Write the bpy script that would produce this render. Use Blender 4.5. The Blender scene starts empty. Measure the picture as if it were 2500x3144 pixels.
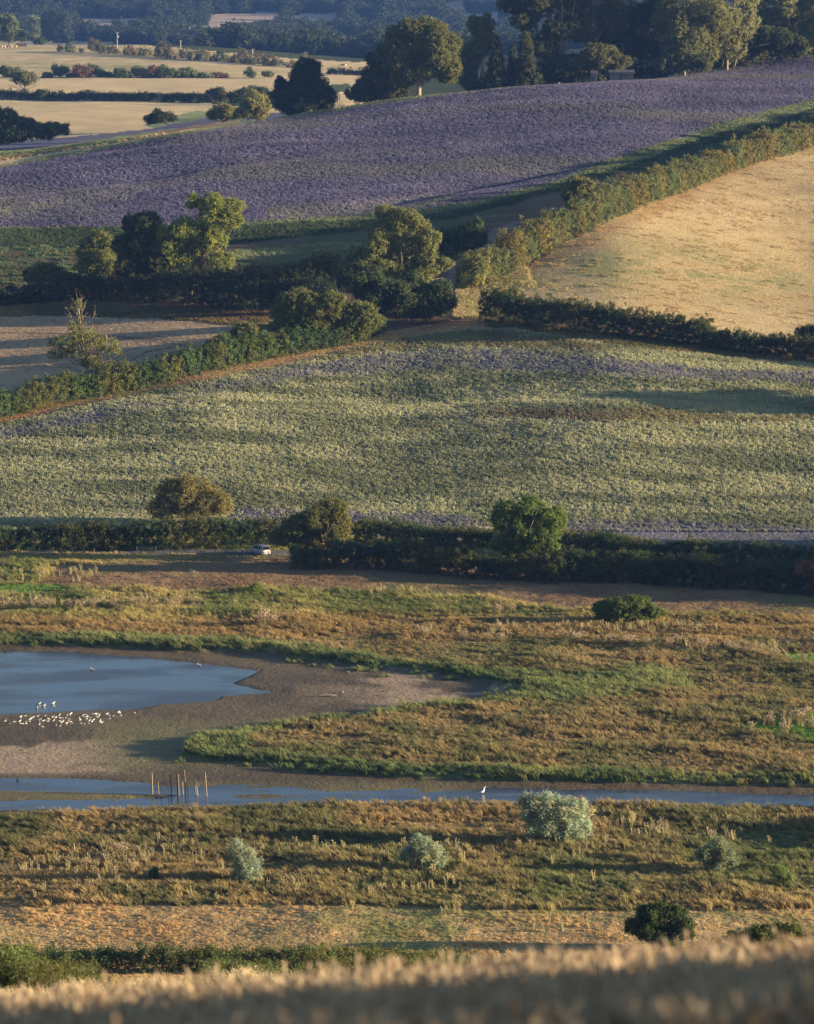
import bpy, math, numpy as np
from mathutils import Vector, Matrix
R = math.radians
S = bpy.context.scene
C = S.collection

# ------------------------------------------------------------------ camera, sky, sun, exposure
F = 11100.0            # focal length in pixels of the 2500 x 3144 frame
CX, CY = 1250.0, 1572.0
PITCH = math.atan((1572 + 150) / F)
EYE = np.array([0.0, 0.0, 100.0])
cam = bpy.data.cameras.new('camera'); camo = bpy.data.objects.new('camera', cam); C.objects.link(camo)
camo.location = EYE; camo.rotation_euler = (math.pi / 2 - PITCH, 0, 0)
cam.sensor_fit = 'HORIZONTAL'; cam.sensor_width = 36; cam.lens = F / 2500 * 36
cam.clip_start = 1; cam.clip_end = 12000
cam.dof.use_dof = True; cam.dof.focus_distance = 560; cam.dof.aperture_fstop = 2.6
S.camera = camo

SUN_EL, SUN_AZ = R(9.0), R(-4.0)          # azimuth measured from +X towards +Y
w = bpy.data.worlds.new('World'); S.world = w; w.use_nodes = True
wn = w.node_tree; bg = wn.nodes['Background']
sky = wn.nodes.new('ShaderNodeTexSky'); sky.sky_type = 'NISHITA'; sky.sun_disc = False
sky.sun_elevation = SUN_EL; sky.sun_rotation = R(90) - SUN_AZ
sky.air_density = 1.0; sky.dust_density = 0.6; sky.ozone_density = 2.3
wn.links.new(sky.outputs[0], bg.inputs[0]); bg.inputs[1].default_value = 0.068
sl = bpy.data.lights.new('sun', 'SUN'); sl.energy = 5.0; sl.angle = R(0.6); sl.color = (1.0, 0.80, 0.52)
so = bpy.data.objects.new('sun', sl); C.objects.link(so)
sd = Vector((math.cos(SUN_EL) * math.cos(SUN_AZ), math.cos(SUN_EL) * math.sin(SUN_AZ), math.sin(SUN_EL)))
so.rotation_euler = sd.to_track_quat('Z', 'Y').to_euler()
S.view_settings.view_transform = 'Standard'; S.view_settings.look = 'None'
S.view_settings.exposure = 1.48; S.view_settings.gamma = 1.0
S.cycles.volume_bounces = 0; S.cycles.max_bounces = 5; S.cycles.transparent_max_bounces = 4

rng = np.random.default_rng(7)

# ------------------------------------------------------------------ numeric helpers
def _h(ix, iy, s):
    n = (ix.astype(np.int64) * 374761393 + iy.astype(np.int64) * 668265263 + s * 974634777) & 0xffffffff
    n = ((n ^ (n >> 13)) * 1274126177) & 0xffffffff
    return ((n ^ (n >> 16)) & 0xffff) / 65535.0
def vn(x, y, s=0):
    x = np.asarray(x, float); y = np.asarray(y, float)
    ix = np.floor(x); iy = np.floor(y); fx = x - ix; fy = y - iy
    fx = fx * fx * (3 - 2 * fx); fy = fy * fy * (3 - 2 * fy)
    a = _h(ix, iy, s); b = _h(ix + 1, iy, s); c = _h(ix, iy + 1, s); d = _h(ix + 1, iy + 1, s)
    return (a * (1 - fx) + b * fx) * (1 - fy) + (c * (1 - fx) + d * fx) * fy
def fbm(x, y, s=0, o=4):
    t = 0; a = .5; n = 0
    for k in range(o):
        t = t + a * vn(x * 2 ** k, y * 2 ** k, s + k * 17); n += a; a *= .5
    return t / n
def sm(x, a, b):
    t = np.clip((x - a) / (b - a), 0, 1); return t * t * (3 - 2 * t)

K = 2500 / 1714.0      # the layout notes use a 1714-wide frame: (u, v) = (px, py) / K
cp, sp_ = math.cos(PITCH), math.sin(PITCH)
def ray(u, v):
    a = (np.asarray(u, float) * K - CX) / F; b = (np.asarray(v, float) * K - CY) / F
    return a, cp - b * sp_, -sp_ - b * cp           # x, y, z components
def proj(x, y, z):
    dz = z - 100.0
    d = y * cp - dz * sp_
    return (CX + F * x / d) / K, (CY - F * (y * sp_ + dz * cp) / d) / K

# ------------------------------------------------------------------ layout of the fields
ZW, ZH, U0, V0, DU = 1200, 1160, -343, -60, 2.0
zone = np.zeros((ZH, ZW), np.int16)
gu, gv = np.meshgrid(U0 + DU * np.arange(ZW), V0 + DU * np.arange(ZH))
gur = gu + (fbm(gu / 25, gv / 12, 5) - .5) * 14; gvr = gv + (fbm(gu / 25, gv / 12, 9) - .5) * 7
def inside(px, py, P):
    r = np.zeros(px.shape, bool); n = len(P)
    for i in range(n):
        x1, y1 = P[i]; x2, y2 = P[(i + 1) % n]
        if y1 == y2: continue
        c = ((y1 > py) != (y2 > py)) & (px < (x2 - x1) * (py - y1) / (y2 - y1) + x1)
        r ^= c
    return r
def paint(z, P, rough=1.0):
    P = [tuple(p) for p in P]
    a = gu + (gur - gu) * rough; b = gv + (gvr - gv) * rough
    zone[inside(a, b, P)] = z
(MARSH, MUD, WATER, REED, LAWN, MEADOW, FRONT, CROP, TRACK, STUB, VERGE, PURPLE, GREEN, SOIL, GOLD, PATH, GAP,
 TAN, FSTUB, HILL, WOOD, PATCH, ROAD, WHEAT, SLOPE, LILAC, RUSSET, SPARSE, DKGREEN, WEED, BRACKEN) = range(31)
zone[gv < 1250] = SOIL
zone[gv < 360] = WOOD
# far land
paint(HILL, [(-343, 84), (0, 86), (60, 84), (200, 86), (300, 94), (450, 108), (620, 126), (760, 140), (760, 172), (-343, 178)])
paint(HILL, [(575, 120), (700, 127), (800, 132), (800, 172), (690, 152), (600, 140)])
paint(FSTUB, [(-343, 172), (0, 168), (300, 163), (600, 160), (800, 157), (800, 236), (760, 236), (690, 236), (560, 200), (440, 196), (0, 200), (-343, 205)])
paint(FSTUB, [(-343, 214), (0, 211), (300, 213), (450, 217), (560, 230), (720, 200), (760, 230), (600, 300), (-343, 320)])
paint(GREEN, [(300, 262), (330, 250), (420, 232), (450, 238), (430, 252), (330, 275)])
paint(DKGREEN, [(680, 180), (735, 176), (735, 192), (690, 196)])
for P in ([(440, 30), (600, 24), (600, 62), (540, 66), (440, 56)], [(600, 36), (720, 20), (720, 64), (620, 70)], [(150, 40), (310, 36), (310, 66), (200, 74), (150, 66)],
          [(380, 52), (560, 58), (500, 88), (380, 84)], [(920, 5), (990, 2), (990, 40), (930, 45)], [(960, 30), (1070, 26), (1050, 74), (970, 74)], [(690, 78), (760, 80), (750, 110), (700, 108)]):
    paint(PATCH, P)
# strips above the purple field
paint(PURPLE, [(-343, 330), (0, 297), (150, 287), (290, 275), (420, 250), (560, 238), (700, 236), (700, 262), (300, 320), (-343, 380)])
paint(GREEN, [(-343, 345), (0, 318), (130, 306), (190, 298), (260, 285), (500, 254), (560, 250), (480, 262), (300, 300), (-343, 380)])
paint(BRACKEN, [(-343, 362), (0, 331), (120, 318), (240, 300), (420, 262), (480, 255), (520, 254), (480, 264), (250, 306), (0, 345), (-343, 375)])
paint(TAN, [(-343, 374), (0, 338), (150, 316), (300, 290), (400, 272), (430, 270), (300, 297), (150, 324), (0, 349), (-343, 385)], .4)
# big purple field and what lies under it
paint(GREEN, [(-343, 380), (0, 349), (300, 294), (500, 260), (720, 228), (860, 205), (1220, 160), (1400, 142), (1714, 106), (2058, 60), (2058, 172), (1714, 228), (1500, 290), (1300, 354), (1200, 388), (1000, 442), (850, 467), (700, 478), (500, 492), (300, 503), (0, 500), (-343, 510)])
paint(DKGREEN, [(-343, 488), (0, 484), (200, 480), (400, 478), (600, 472), (850, 462), (1000, 436), (1150, 398), (1250, 362), (1250, 378), (1100, 425), (950, 462), (760, 488), (500, 512), (300, 530), (0, 535), (-343, 545)])  # dark green margin, widened so its colour also paints the shade at lower left
paint(PURPLE, [(-343, 388), (0, 355), (300, 299), (500, 265), (720, 233), (860, 211), (1220, 166), (1400, 148), (1714, 112), (2058, 66), (2058, 150), (1714, 208), (1500, 266), (1300, 332), (1150, 388), (1000, 424), (850, 447), (700, 458), (500, 468), (300, 478), (0, 480), (-343, 490)])
paint(DKGREEN, [(1200, 385), (1350, 340), (1450, 300), (1560, 268), (1714, 232), (2058, 190), (2058, 210), (1714, 246), (1560, 285), (1450, 315), (1300, 362), (1210, 395)])
paint(LILAC, [(-343, 450), (0, 426), (120, 414), (250, 394), (360, 388), (260, 422), (120, 444), (0, 466), (-343, 470)], 3)
paint(LILAC, [(560, 430), (700, 425), (980, 405), (900, 440), (700, 456), (560, 462)], 2)
paint(WEED, [(-343, 520), (0, 520), (240, 520), (300, 560), (100, 600), (-343, 600)], 2)
paint(GREEN, [(480, 530), (600, 518), (760, 508), (760, 520), (600, 534), (480, 548)], 1)
paint(PATH, [(930, 640), (950, 560), (990, 520), (1040, 480), (1100, 462), (1062, 492), (1010, 560), (990, 640)], .6)
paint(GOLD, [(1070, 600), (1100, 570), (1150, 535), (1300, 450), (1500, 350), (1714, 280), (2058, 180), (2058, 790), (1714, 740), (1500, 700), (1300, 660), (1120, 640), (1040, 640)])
# lower flower field
paint(CROP, [(-343, 975), (0, 885), (300, 822), (600, 760), (830, 706), (980, 690), (1100, 694), (1300, 725), (1500, 748), (1714, 765), (2058, 800), (2058, 1230), (1714, 1190), (1190, 1150), (700, 1130), (590, 1120), (-343, 1140)])
paint(LILAC, [(-343, 1000), (0, 905), (300, 845), (500, 800), (700, 760), (950, 735), (1100, 740), (1300, 758), (1500, 780), (1714, 786), (2058, 800), (2058, 812), (1714, 806), (1500, 800), (1200, 788), (1000, 778), (800, 785), (600, 800), (300, 868), (0, 930), (-343, 1020)], 1.6)
paint(RUSSET, [(830, 716), (980, 698), (1200, 716), (1300, 738), (1100, 735), (900, 728), (700, 756), (650, 760)], 2)
paint(RUSSET, [(1000, 862), (1200, 868), (1400, 862), (1560, 880), (1714, 876), (1714, 884), (1450, 892), (1200, 884), (1040, 876)], 2.5)
paint(LILAC, [(1190, 1100), (1400, 1098), (1714, 1112), (2058, 1130), (2058, 1230), (1714, 1200), (1190, 1150)], 1.6)
paint(LILAC, [(480, 1070), (740, 1078), (1000, 1088), (1030, 1120), (500, 1120)], 1.6)
paint(TRACK, [(-343, 962), (0, 868), (200, 825), (300, 803), (600, 745), (760, 712), (840, 694), (1000, 668), (1030, 672), (1030, 692), (980, 694), (830, 716), (600, 768), (300, 830), (0, 893), (-343, 984)], .4)
paint(VERGE, [(1020, 672), (1300, 700), (1500, 728), (1714, 748), (2058, 780), (2058, 802), (1714, 767), (1500, 750), (1300, 727), (1100, 694), (1020, 692)])
paint(GAP, [(955, 670), (960, 610), (985, 590), (1060, 570), (1110, 560), (1130, 600), (1050, 625), (1030, 670)])
paint(STUB, [(-343, 676), (0, 664), (150, 662), (300, 668), (420, 674), (500, 684), (560, 705), (520, 760), (300, 800), (0, 880), (-343, 960)], .5)
paint(VERGE, [(-343, 640), (0, 630), (300, 630), (560, 650), (600, 690), (500, 686), (420, 676), (300, 670), (150, 664), (0, 666), (-343, 678)])
# marsh
paint(MARSH, [(-343, 1128), (590, 1120), (1190, 1160), (2058, 1240), (2058, 2040), (-343, 2100)], 0)
paint(ROAD, [(60, 1158), (200, 1157), (330, 1156), (420, 1156), (600, 1159), (700, 1162), (700, 1173), (600, 1171), (420, 1167), (200, 1165), (60, 1165)], .2)
paint(MEADOW, [(130, 1192), (250, 1184), (400, 1176), (600, 1174), (900, 1190), (1300, 1215), (1714, 1225), (2058, 1240), (2058, 1310), (1714, 1300), (1450, 1292), (1150, 1282), (1000, 1258), (700, 1244), (560, 1240), (400, 1250), (200, 1236), (60, 1232)])
paint(LAWN, [(-343, 1232), (0, 1232), (90, 1230), (150, 1233), (150, 1242), (80, 1247), (0, 1246), (-343, 1256)])
paint(REED, [(-343, 1334), (300, 1338), (600, 1352), (800, 1385), (1000, 1408), (1180, 1418), (1290, 1420), (1330, 1398), (1450, 1412), (1460, 1452), (1350, 1464), (1200, 1478), (1050, 1484), (940, 1492), (860, 1500), (760, 1512), (620, 1528), (520, 1552), (520, 1580), (760, 1608), (1000, 1618), (1400, 1625), (1750, 1640), (2058, 1650), (2058, 1680), (1400, 1655), (900, 1645), (340, 1620), (330, 1560), (600, 1500), (900, 1440), (700, 1395), (300, 1366), (-343, 1360)])
paint(LAWN, [(1560, 1524), (1620, 1512), (1714, 1500), (2058, 1480), (2058, 1570), (1714, 1562), (1650, 1550), (1590, 1548)])
paint(LAWN, [(1620, 1372), (1714, 1378), (2058, 1380), (2058, 1402), (1714, 1398), (1680, 1392)])
paint(MUD, [(-343, 1358), (0, 1356), (150, 1360), (300, 1364), (430, 1369), (560, 1370), (600, 1379), (700, 1395), (760, 1404), (850, 1414), (950, 1425), (1120, 1444), (1110, 1447), (1050, 1461), (960, 1475), (850, 1488), (750, 1506), (600, 1522), (480, 1541), (400, 1562), (385, 1585), (400, 1606), (500, 1613), (600, 1620), (700, 1627), (850, 1635), (1000, 1640), (1400, 1648), (1714, 1655), (2058, 1662), (2058, 1712), (1714, 1704), (1300, 1697), (900, 1692), (600, 1697), (0, 1714), (-343, 1724)], .7)
paint(SPARSE, [(600, 1384), (760, 1398), (900, 1412), (1000, 1426), (960, 1432), (800, 1424), (700, 1408), (600, 1392)])
paint(SPARSE, [(350, 1588), (400, 1594), (500, 1604), (680, 1616), (700, 1622), (520, 1616), (380, 1606)])
paint(SPARSE, [(960, 1474), (1050, 1462), (1110, 1448), (1090, 1462), (1000, 1480)])
mudmask = np.isin(zone, (MUD, SPARSE)).astype(np.float32)
tmp = zone.copy(); zone[:] = 0
paint(1, [(-343, 1366), (0, 1367), (150, 1371), (200, 1376), (300, 1381), (430, 1394), (545, 1408), (528, 1420), (490, 1435), (545, 1448), (600, 1449), (608, 1452), (540, 1457), (470, 1459), (452, 1471), (340, 1478), (280, 1488), (150, 1491), (40, 1498), (-343, 1508)], .35)
pond = (zone == 1).astype(np.float32); zone[:] = 0
paint(1, [(-343, 1631), (0, 1633), (150, 1635), (300, 1640), (500, 1645), (700, 1649), (860, 1652), (1110, 1655), (1400, 1660), (1714, 1670), (2058, 1676), (2058, 1712), (1714, 1704), (1300, 1697), (900, 1692), (600, 1697), (0, 1714), (-343, 1724)], .35)
chan = (zone == 1).astype(np.float32); zone[:] = 0
paint(1, [(-343, 1658), (0, 1661), (150, 1664), (322, 1669), (330, 1674), (200, 1678), (0, 1681), (-343, 1684)], .3)
bar = (zone == 1).astype(np.float32); zone[:] = tmp
paint(FRONT, [(-343, 1915), (0, 1908), (400, 1906), (800, 1906), (1100, 1916), (1350, 1918), (1714, 1914), (2058, 1914), (2058, 2060), (-343, 2060)])
zone[(gv > 2062)] = SLOPE
def blur(a, r):
    for ax in (0, 1):
        rr = r if ax else max(1, r // 2)
        for _ in range(2):
            c = np.cumsum(np.pad(a, [(rr + 1, rr) if k == ax else (0, 0) for k in (0, 1)], 'edge'), axis=ax)
            a = (np.take(c, np.arange(2 * rr + 1, c.shape[ax]), ax) - np.take(c, np.arange(0, c.shape[ax] - 2 * rr - 1), ax)) / (2 * rr + 1)
    return a
mudS = blur(mudmask, 2); pondS = blur(pond, 3); chanS = blur(chan, 2); barS = blur(bar, 2)
def samp(A, u, v):
    i = np.clip(((v - V0) / DU).round().astype(int), 0, ZH - 1); j = np.clip(((u - U0) / DU).round().astype(int), 0, ZW - 1)
    return A[i, j]
def sampf(A, u, v):
    a = np.clip((v - V0) / DU, 0, ZH - 1.001); b = np.clip((u - U0) / DU, 0, ZW - 1.001)
    i = a.astype(int); j = b.astype(int); a = a - i; b = b - j
    return (A[i, j] * (1 - a) + A[i + 1, j] * a) * (1 - b) + (A[i, j + 1] * (1 - a) + A[i + 1, j + 1] * a) * b

# ------------------------------------------------------------------ relief: height profiles along seven sight lines
FAR = [(1500, 33), (1750, 29), (1950, 31.5), (2400, 38.4), (2470, 37.5), (2900, 18), (3600, 19), (4100, 47), (5000, 105), (7500, 190), (9000, 230)]
near_prof = [(-60, 112), (0, 98.3), (8, 96.4), (16, 94.25), (22, 92.62), (30, 90.5), (36, 88.4), (60, 80.6), (110, 66.7), (140, 57.8), (200, 41.4), (300, 12.4), (336, 2.6), (352, .6), (620, .6)]
prof = {
 -2200: [(700, 10), (770, 15), (850, 19), (940, 26), (1060, 36), (1120, 37), (1250, 30)] + FAR,
 0:     [(700, 10.4), (760, 15.1), (830, 19.2), (940, 28), (1060, 37.5), (1120, 38.4), (1250, 29)] + FAR,
 600:   [(700, 13), (740, 17.3), (830, 21.5), (930, 28.8), (1080, 44.5), (1110, 46.5), (1200, 38), (1350, 32)] + FAR,
 1250:  [(700, 12), (760, 20.6), (850, 23.4), (920, 31.2), (1030, 39.7), (1160, 54), (1300, 44)] + [(1500, 34), (1750, 28), (1950, 31), (2400, 27), (2470, 26), (2900, 14), (3600, 16), (4100, 47), (5000, 105), (7500, 190), (9000, 230)],
 1900:  [(700, 16), (740, 21), (800, 24.3), (880, 32.6), (940, 36.5), (1000, 39.6), (1180, 59.4), (1300, 50), (1500, 38)] + FAR[1:],
 2500:  [(715, 16.5), (770, 19.5), (820, 21), (900, 27), (1000, 36), (1060, 42.7), (1250, 65), (1400, 56), (1600, 45)] + FAR[2:],
 4600:  [(715, 18), (800, 22), (900, 30), (1060, 46), (1250, 70), (1400, 62), (1600, 50)] + FAR[2:],
}
YT = np.arange(-60, 9001, 2.0)
def smooth1(a, n):
    k = np.hanning(2 * n + 3)[1:-1]; k /= k.sum()
    return np.convolve(np.pad(a, n, 'edge'), k, 'valid')
cols = sorted(prof); tab = []
for c in cols:
    pts = near_prof + prof[c]
    a = np.interp(YT, [p[0] for p in pts], [p[1] for p in pts])
    s = smooth1(a, 12); s2 = smooth1(a, 60)
    k1 = sm(YT, 630, 700); k2 = sm(YT, 1400, 2000); k0 = sm(YT, 40, 100) * (1 - sm(YT, 300, 330))
    tab.append(a * (1 - k1) * (1 - k0) + s * np.clip(k1 + k0, 0, 1) * (1 - k2) + s2 * k2)
tab = np.array(tab)
TT = np.linspace(-2200, 4600, 341)
tab2 = np.stack([np.interp(TT, cols, tab[:, k]) for k in range(len(YT))], 1)
kk = np.hanning(19)[1:-1]; kk /= kk.sum()
tp = np.pad(tab2, ((8, 8), (0, 0)), 'edge')
tab2 = sum(kk[i] * tp[i:i + len(TT)] for i in range(17))
def ground(x, y, detail=True):
    x = np.asarray(x, float); y = np.asarray(y, float)
    t = CX + F * x / np.maximum(y, 60.0)
    a = np.clip((t - TT[0]) / (TT[1] - TT[0]), 0, len(TT) - 1.001); b = np.clip((y - YT[0]) / 2.0, 0, len(YT) - 1.001)
    i = a.astype(int); j = b.astype(int); a = a - i; b = b - j
    z = (tab2[i, j] * (1 - a) + tab2[i + 1, j] * a) * (1 - b) + (tab2[i, j + 1] * (1 - a) + tab2[i + 1, j + 1] * a) * b
    z = z + (.072 * x - .15) * (1 - sm(y, 34, 90))
    k = sm(y, 640, 720) * (1 - sm(y, 1500, 1900) * .3)
    z = z + k * ((fbm(x / 70, y / 90, 31, 3) - .5) * 2.6 + (fbm(x / 14, y / 20, 33, 2) - .5) * .35)
    # gentle swales across the flower fields
    for (x0, y0, ang, wid, dep) in SWALES:
        ca, sa = math.cos(ang), math.sin(ang)
        d = -(x - x0) * sa + (y - y0) * ca; l = (x - x0) * ca + (y - y0) * sa
        z = z - dep * np.exp(-(d / wid) ** 2) * np.exp(-(l / 90.0) ** 2)
    m = (y > 352) & (y < 625)
    if m.any():
        xm = x[m]; ym = y[m]
        u, v = proj(xm, ym, .25)
        mud = sampf(mudS, u, v)
        zz = .75 + (fbm(xm / 9, ym / 9, 41, 4) - .5) * .8
        if detail: zz += (fbm(xm / 1.3, ym / 1.3, 43, 2) - .5) * .22
        lowm = .12 + (fbm(xm / 6, ym / 5, 45, 4) - .5) * .16
        if detail: lowm += (fbm(xm / .9, ym / .7, 46, 2) - .5) * .07
        zz = zz * (1 - mud) + lowm * mud
        zz -= sampf(pondS, u, v) * (.40 - .17 * sm(u, 330, 520) - .12 * np.exp(-((u - 300) / 120) ** 2 - ((v - 1406) / 26) ** 2))
        cn = sampf(chanS, u, v)
        zz = zz * (1 - cn) + cn * (-.15 + .12 * sm(u, 100, 380) * (1 - sm(u, 900, 1120)) * (1 - .55 * sm(v, 1674, 1692)) + .05 * (1 - sm(v, 1640, 1654)) + (fbm(xm / 9, ym / 2.2, 47, 5) - .5) * .38)
        zz = np.maximum(zz, (sampf(barS, u, v) - .35) * .3)
        k = sm(ym, 352, 360) * (1 - sm(ym, 606, 625))
        z[m] = z[m] * (1 - k) + zz * k
    return z
SWALES = []
def hit(u, v):
    """first ground point along the sight line through (u, v)"""
    dx, dy, dz = ray(u, v)
    Y = np.concatenate([np.arange(60, 700, 1.0), np.arange(700, 2000, 2.0), np.arange(2000, 8000, 8.0)])
    x = dx / dy * Y; z = 100 + dz / dy * Y
    g = ground(x, Y, False)
    b = np.nonzero((z < g) & (Y > 60))[0]
    k = b[0] if len(b) else len(Y) - 1
    if k > 0:
        f0 = z[k - 1] - g[k - 1]; f1 = z[k] - g[k]
        f = np.clip(f0 / (f0 - f1 + 1e-9), 0, 1); y = Y[k - 1] + f * (Y[k] - Y[k - 1])
    else: y = Y[k]
    x = dx / dy * y
    return np.array([x, y, float(ground(np.array([x]), np.array([y]), False)[0])])
def onpt(u, Y):
    """ground point at distance Y, below image column u"""
    x = (u * K - CX) / F * (Y * cp + 60 * sp_)
    g = float(ground(np.array([x]), np.array([float(Y)]), False)[0])
    x = (u * K - CX) / F * (Y * cp - (g - 100) * sp_)
    return np.array([x, Y, float(ground(np.array([x]), np.array([float(Y)]), False)[0])])
def at(u, v, Y):
    dx, dy, dz = ray(u, v); return np.array([dx / dy * Y, Y, 100 + dz / dy * Y])
def mpu(Y): return K * Y / F        # metres per layout unit at distance Y
for (u1, v1, u2, v2, wid, dep) in ((900, 405, 1200, 345, 8, 2.3), (0, 402, 420, 345, 12, 2.6), (1000, 262, 1300, 235, 8, .8), (900, 838, 1600, 842, 6, 1.1), (200, 318, 700, 290, 8, .7)):
    a = hit(u1, v1); b = hit(u2, v2)
    SWALES.append(((a[0] + b[0]) / 2, (a[1] + b[1]) / 2, math.atan2(b[1] - a[1], b[0] - a[0]), wid, dep))

# ------------------------------------------------------------------ colours of what grows or lies there
def mix(a, b, t): t = np.asarray(t)[:, None]; return a * (1 - t) + b * t
def V(*c): return np.array(c, float)
def zcol(z, x, y, u, v):
    n = len(x); col = np.tile(V(.10, .09, .04), (n, 1))
    big = fbm(x / 40, y / 55, 3); mid = fbm(x / 9, y / 12, 4); fine = fbm(x / 2, y / 2.4, 6, 3); r = rng.random(n)
    def setc(zs, a, b, c=None, p=1.5, q=.5):
        m = np.isin(z, zs)
        if not m.any(): return
        t = np.clip((mid[m] - .5) * p * 2 + .5 + (r[m] - .5) * q, 0, 1)
        k = mix(np.tile(a, (m.sum(), 1)), np.tile(b, (m.sum(), 1)), t)
        if c is not None: k = mix(k, np.tile(c, (m.sum(), 1)), np.clip((big[m] - .52) * 5 + (fine[m] - .5) * 1.5, 0, 1))
        col[m] = k
    setc([MARSH], V(.15, .145, .06), V(.29, .21, .095), V(.275, .18, .08), 1.6, .8)
    m = (z == MARSH) & (v > 1690)
    if m.any():
        t = np.clip((mid[m] - .5) * 4 + .5 + (r[m] - .5) * .8, 0, 1)
        k = mix(np.tile(V(.14, .135, .055), (m.sum(), 1)), np.tile(V(.31, .22, .10), (m.sum(), 1)), t)
        k = mix(k, np.tile(V(.40, .30, .13), (m.sum(), 1)), np.clip((fine[m] - .52) * 5, 0, 1) * sm(v[m], 1760, 1880) * .8)
        k = mix(k, np.tile(V(.13, .17, .06), (m.sum(), 1)), np.clip((big[m] - .55) * 6, 0, 1) * .5)
        col[m] = k
    m = (z == MARSH) & (v < 1345)
    if m.any():
        t = np.clip((mid[m] - .5) * 4 + .5 + (r[m] - .5) * .8, 0, 1)
        k = mix(np.tile(V(.14, .16, .05), (m.sum(), 1)), np.tile(V(.36, .29, .11), (m.sum(), 1)), t)
        k = mix(k, np.tile(V(.28, .185, .08), (m.sum(), 1)), sm(v[m] + 30 * (big[m] - .5), 1290, 1312) * .8)
        col[m] = k
    setc([MUD, WATER, SPARSE], V(.11, .078, .043), V(.155, .112, .062), None, 1.5, .3)
    m = np.isin(z, (MUD, WATER, SPARSE))
    if m.any():
        pale = sm(v[m], 1548, 1575) * (1 - sm(v[m], 1618, 1634)) * (1 - sm(u[m], 190, 330)) + sm(u[m], 560, 1000) * (1 - sm(v[m], 1480, 1530)) * .8
        pale = np.clip(pale * 1.6 * np.clip((mid[m] - .38) * 4 + (fine[m] - .5) * 2, 0, 1), 0, 1)
        alg = sm(v[m], 1500, 1540) * (1 - sm(v[m], 1600, 1640)) * sm(u[m], 120, 260) + sm(v[m], 1655, 1662) * (1 - sm(v[m], 1682, 1690)) * (1 - sm(u[m], 320, 350)) + .8 * sm(v[m], 1640, 1650) * sm(u[m], 350, 420) * (1 - sm(u[m], 900, 1100))
        k = mix(col[m], np.tile(V(.40, .28, .18), (m.sum(), 1)), pale)
        col[m] = mix(k, np.tile(V(.19, .165, .065), (m.sum(), 1)), np.clip(alg, 0, 1) * .75 * np.clip(mid[m] * 2, 0, 1))
    setc([REED], V(.11, .145, .055), V(.22, .23, .085), V(.30, .19, .07), 1.5, .6)
    setc([LAWN], V(.12, .20, .04), V(.18, .27, .06), None, 1.5, .5)
    setc([MEADOW], V(.22, .14, .08), V(.29, .19, .105), V(.20, .18, .08), 1.2, .4)
    setc([FRONT], V(.40, .27, .13), V(.50, .35, .17), V(.24, .23, .085), 1.5, .5)
    m = z == CROP
    if m.any():
        st_ = fbm(x[m] / 16, y[m] / 4.2 + .02 * x[m], 14, 4); lo_ = fbm(x[m] / 60, y[m] / 14, 15, 3)
        t = np.clip((st_ - .5) * 2.9 + .5 + (r[m] - .5) * .5 + (lo_ - .5) * 1.4, 0, 1)
        k = mix(np.tile(V(.24, .25, .13), (m.sum(), 1)), np.tile(V(.50, .475, .27), (m.sum(), 1)), t)
        col[m] = mix(k, np.tile(V(.36, .33, .32), (m.sum(), 1)), (r[m] < .12) * .6)
    setc([LILAC], V(.21, .20, .22), V(.29, .265, .31), V(.34, .34, .19), 1.6, .9)
    setc([RUSSET], V(.25, .19, .11), V(.32, .29, .14), None, 1.4, .7)
    setc([TRACK], V(.42, .25, .12), V(.50, .35, .17), V(.26, .23, .09), 1.6, .5)
    setc([TAN], V(.62, .44, .24), V(.70, .52, .30), None, 1, .3)
    setc([STUB], V(.42, .30, .20), V(.54, .385, .24), None, 1, .4)
    m = (z == STUB)
    if m.any():
        um, vm = u[m], v[m]; d = np.full(m.sum(), 9e9)
        for P in ([(0, 700), (200, 704), (380, 726), (430, 734)], [(230, 708), (300, 712), (400, 722)], [(300, 775), (330, 748), (400, 736)], [(265, 765), (310, 740), (380, 728)]):
            for (a, b), (c, e) in zip(P[:-1], P[1:]):
                tt = np.clip(((um - a) * (c - a) + (vm - b) * (e - b)) / ((c - a) ** 2 + (e - b) ** 2), 0, 1)
                d = np.minimum(d, np.hypot((um - a - tt * (c - a)) * .4, vm - b - tt * (e - b)))
        col[m] = mix(col[m], np.tile(V(.13, .10, .075), (m.sum(), 1)), (d < 1.3) * .7)
    setc([VERGE], V(.15, .14, .06), V(.30, .22, .10), V(.20, .13, .07), 1.5, .5)
    setc([BRACKEN], V(.26, .17, .09), V(.42, .31, .16), None, 1.5, .5)
    m = z == PURPLE
    if m.any():
        st_ = fbm(x[m] / 30, y[m] / 9 - .03 * x[m], 24, 4); lo_ = fbm(x[m] / 90, y[m] / 30, 25, 3)
        t = np.clip((st_ - .5) * 1.7 + .5 + (r[m] - .5) * .4, 0, 1)
        k = mix(np.tile(V(.148, .134, .215), (m.sum(), 1)), np.tile(V(.245, .22, .335), (m.sum(), 1)), t)
        col[m] = mix(k, np.tile(V(.235, .225, .20), (m.sum(), 1)), np.clip((lo_ - .56) * 6 + (r[m] - .5) * .6, 0, .6))
    setc([GREEN], V(.20, .235, .11), V(.31, .34, .17), None, 1.5, .5)
    setc([DKGREEN], V(.07, .10, .045), V(.12, .15, .07), None, 1.5, .5)
    setc([SOIL], V(.16, .10, .065), V(.20, .135, .085), V(.11, .12, .05), 1.3, .4)
    setc([WEED], V(.15, .11, .06), V(.11, .21, .05), None, 3, 1.2)
    setc([GOLD], V(.50, .36, .18), V(.62, .465, .25), None, 1.2, .4)
    m = (z == GOLD)
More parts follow.
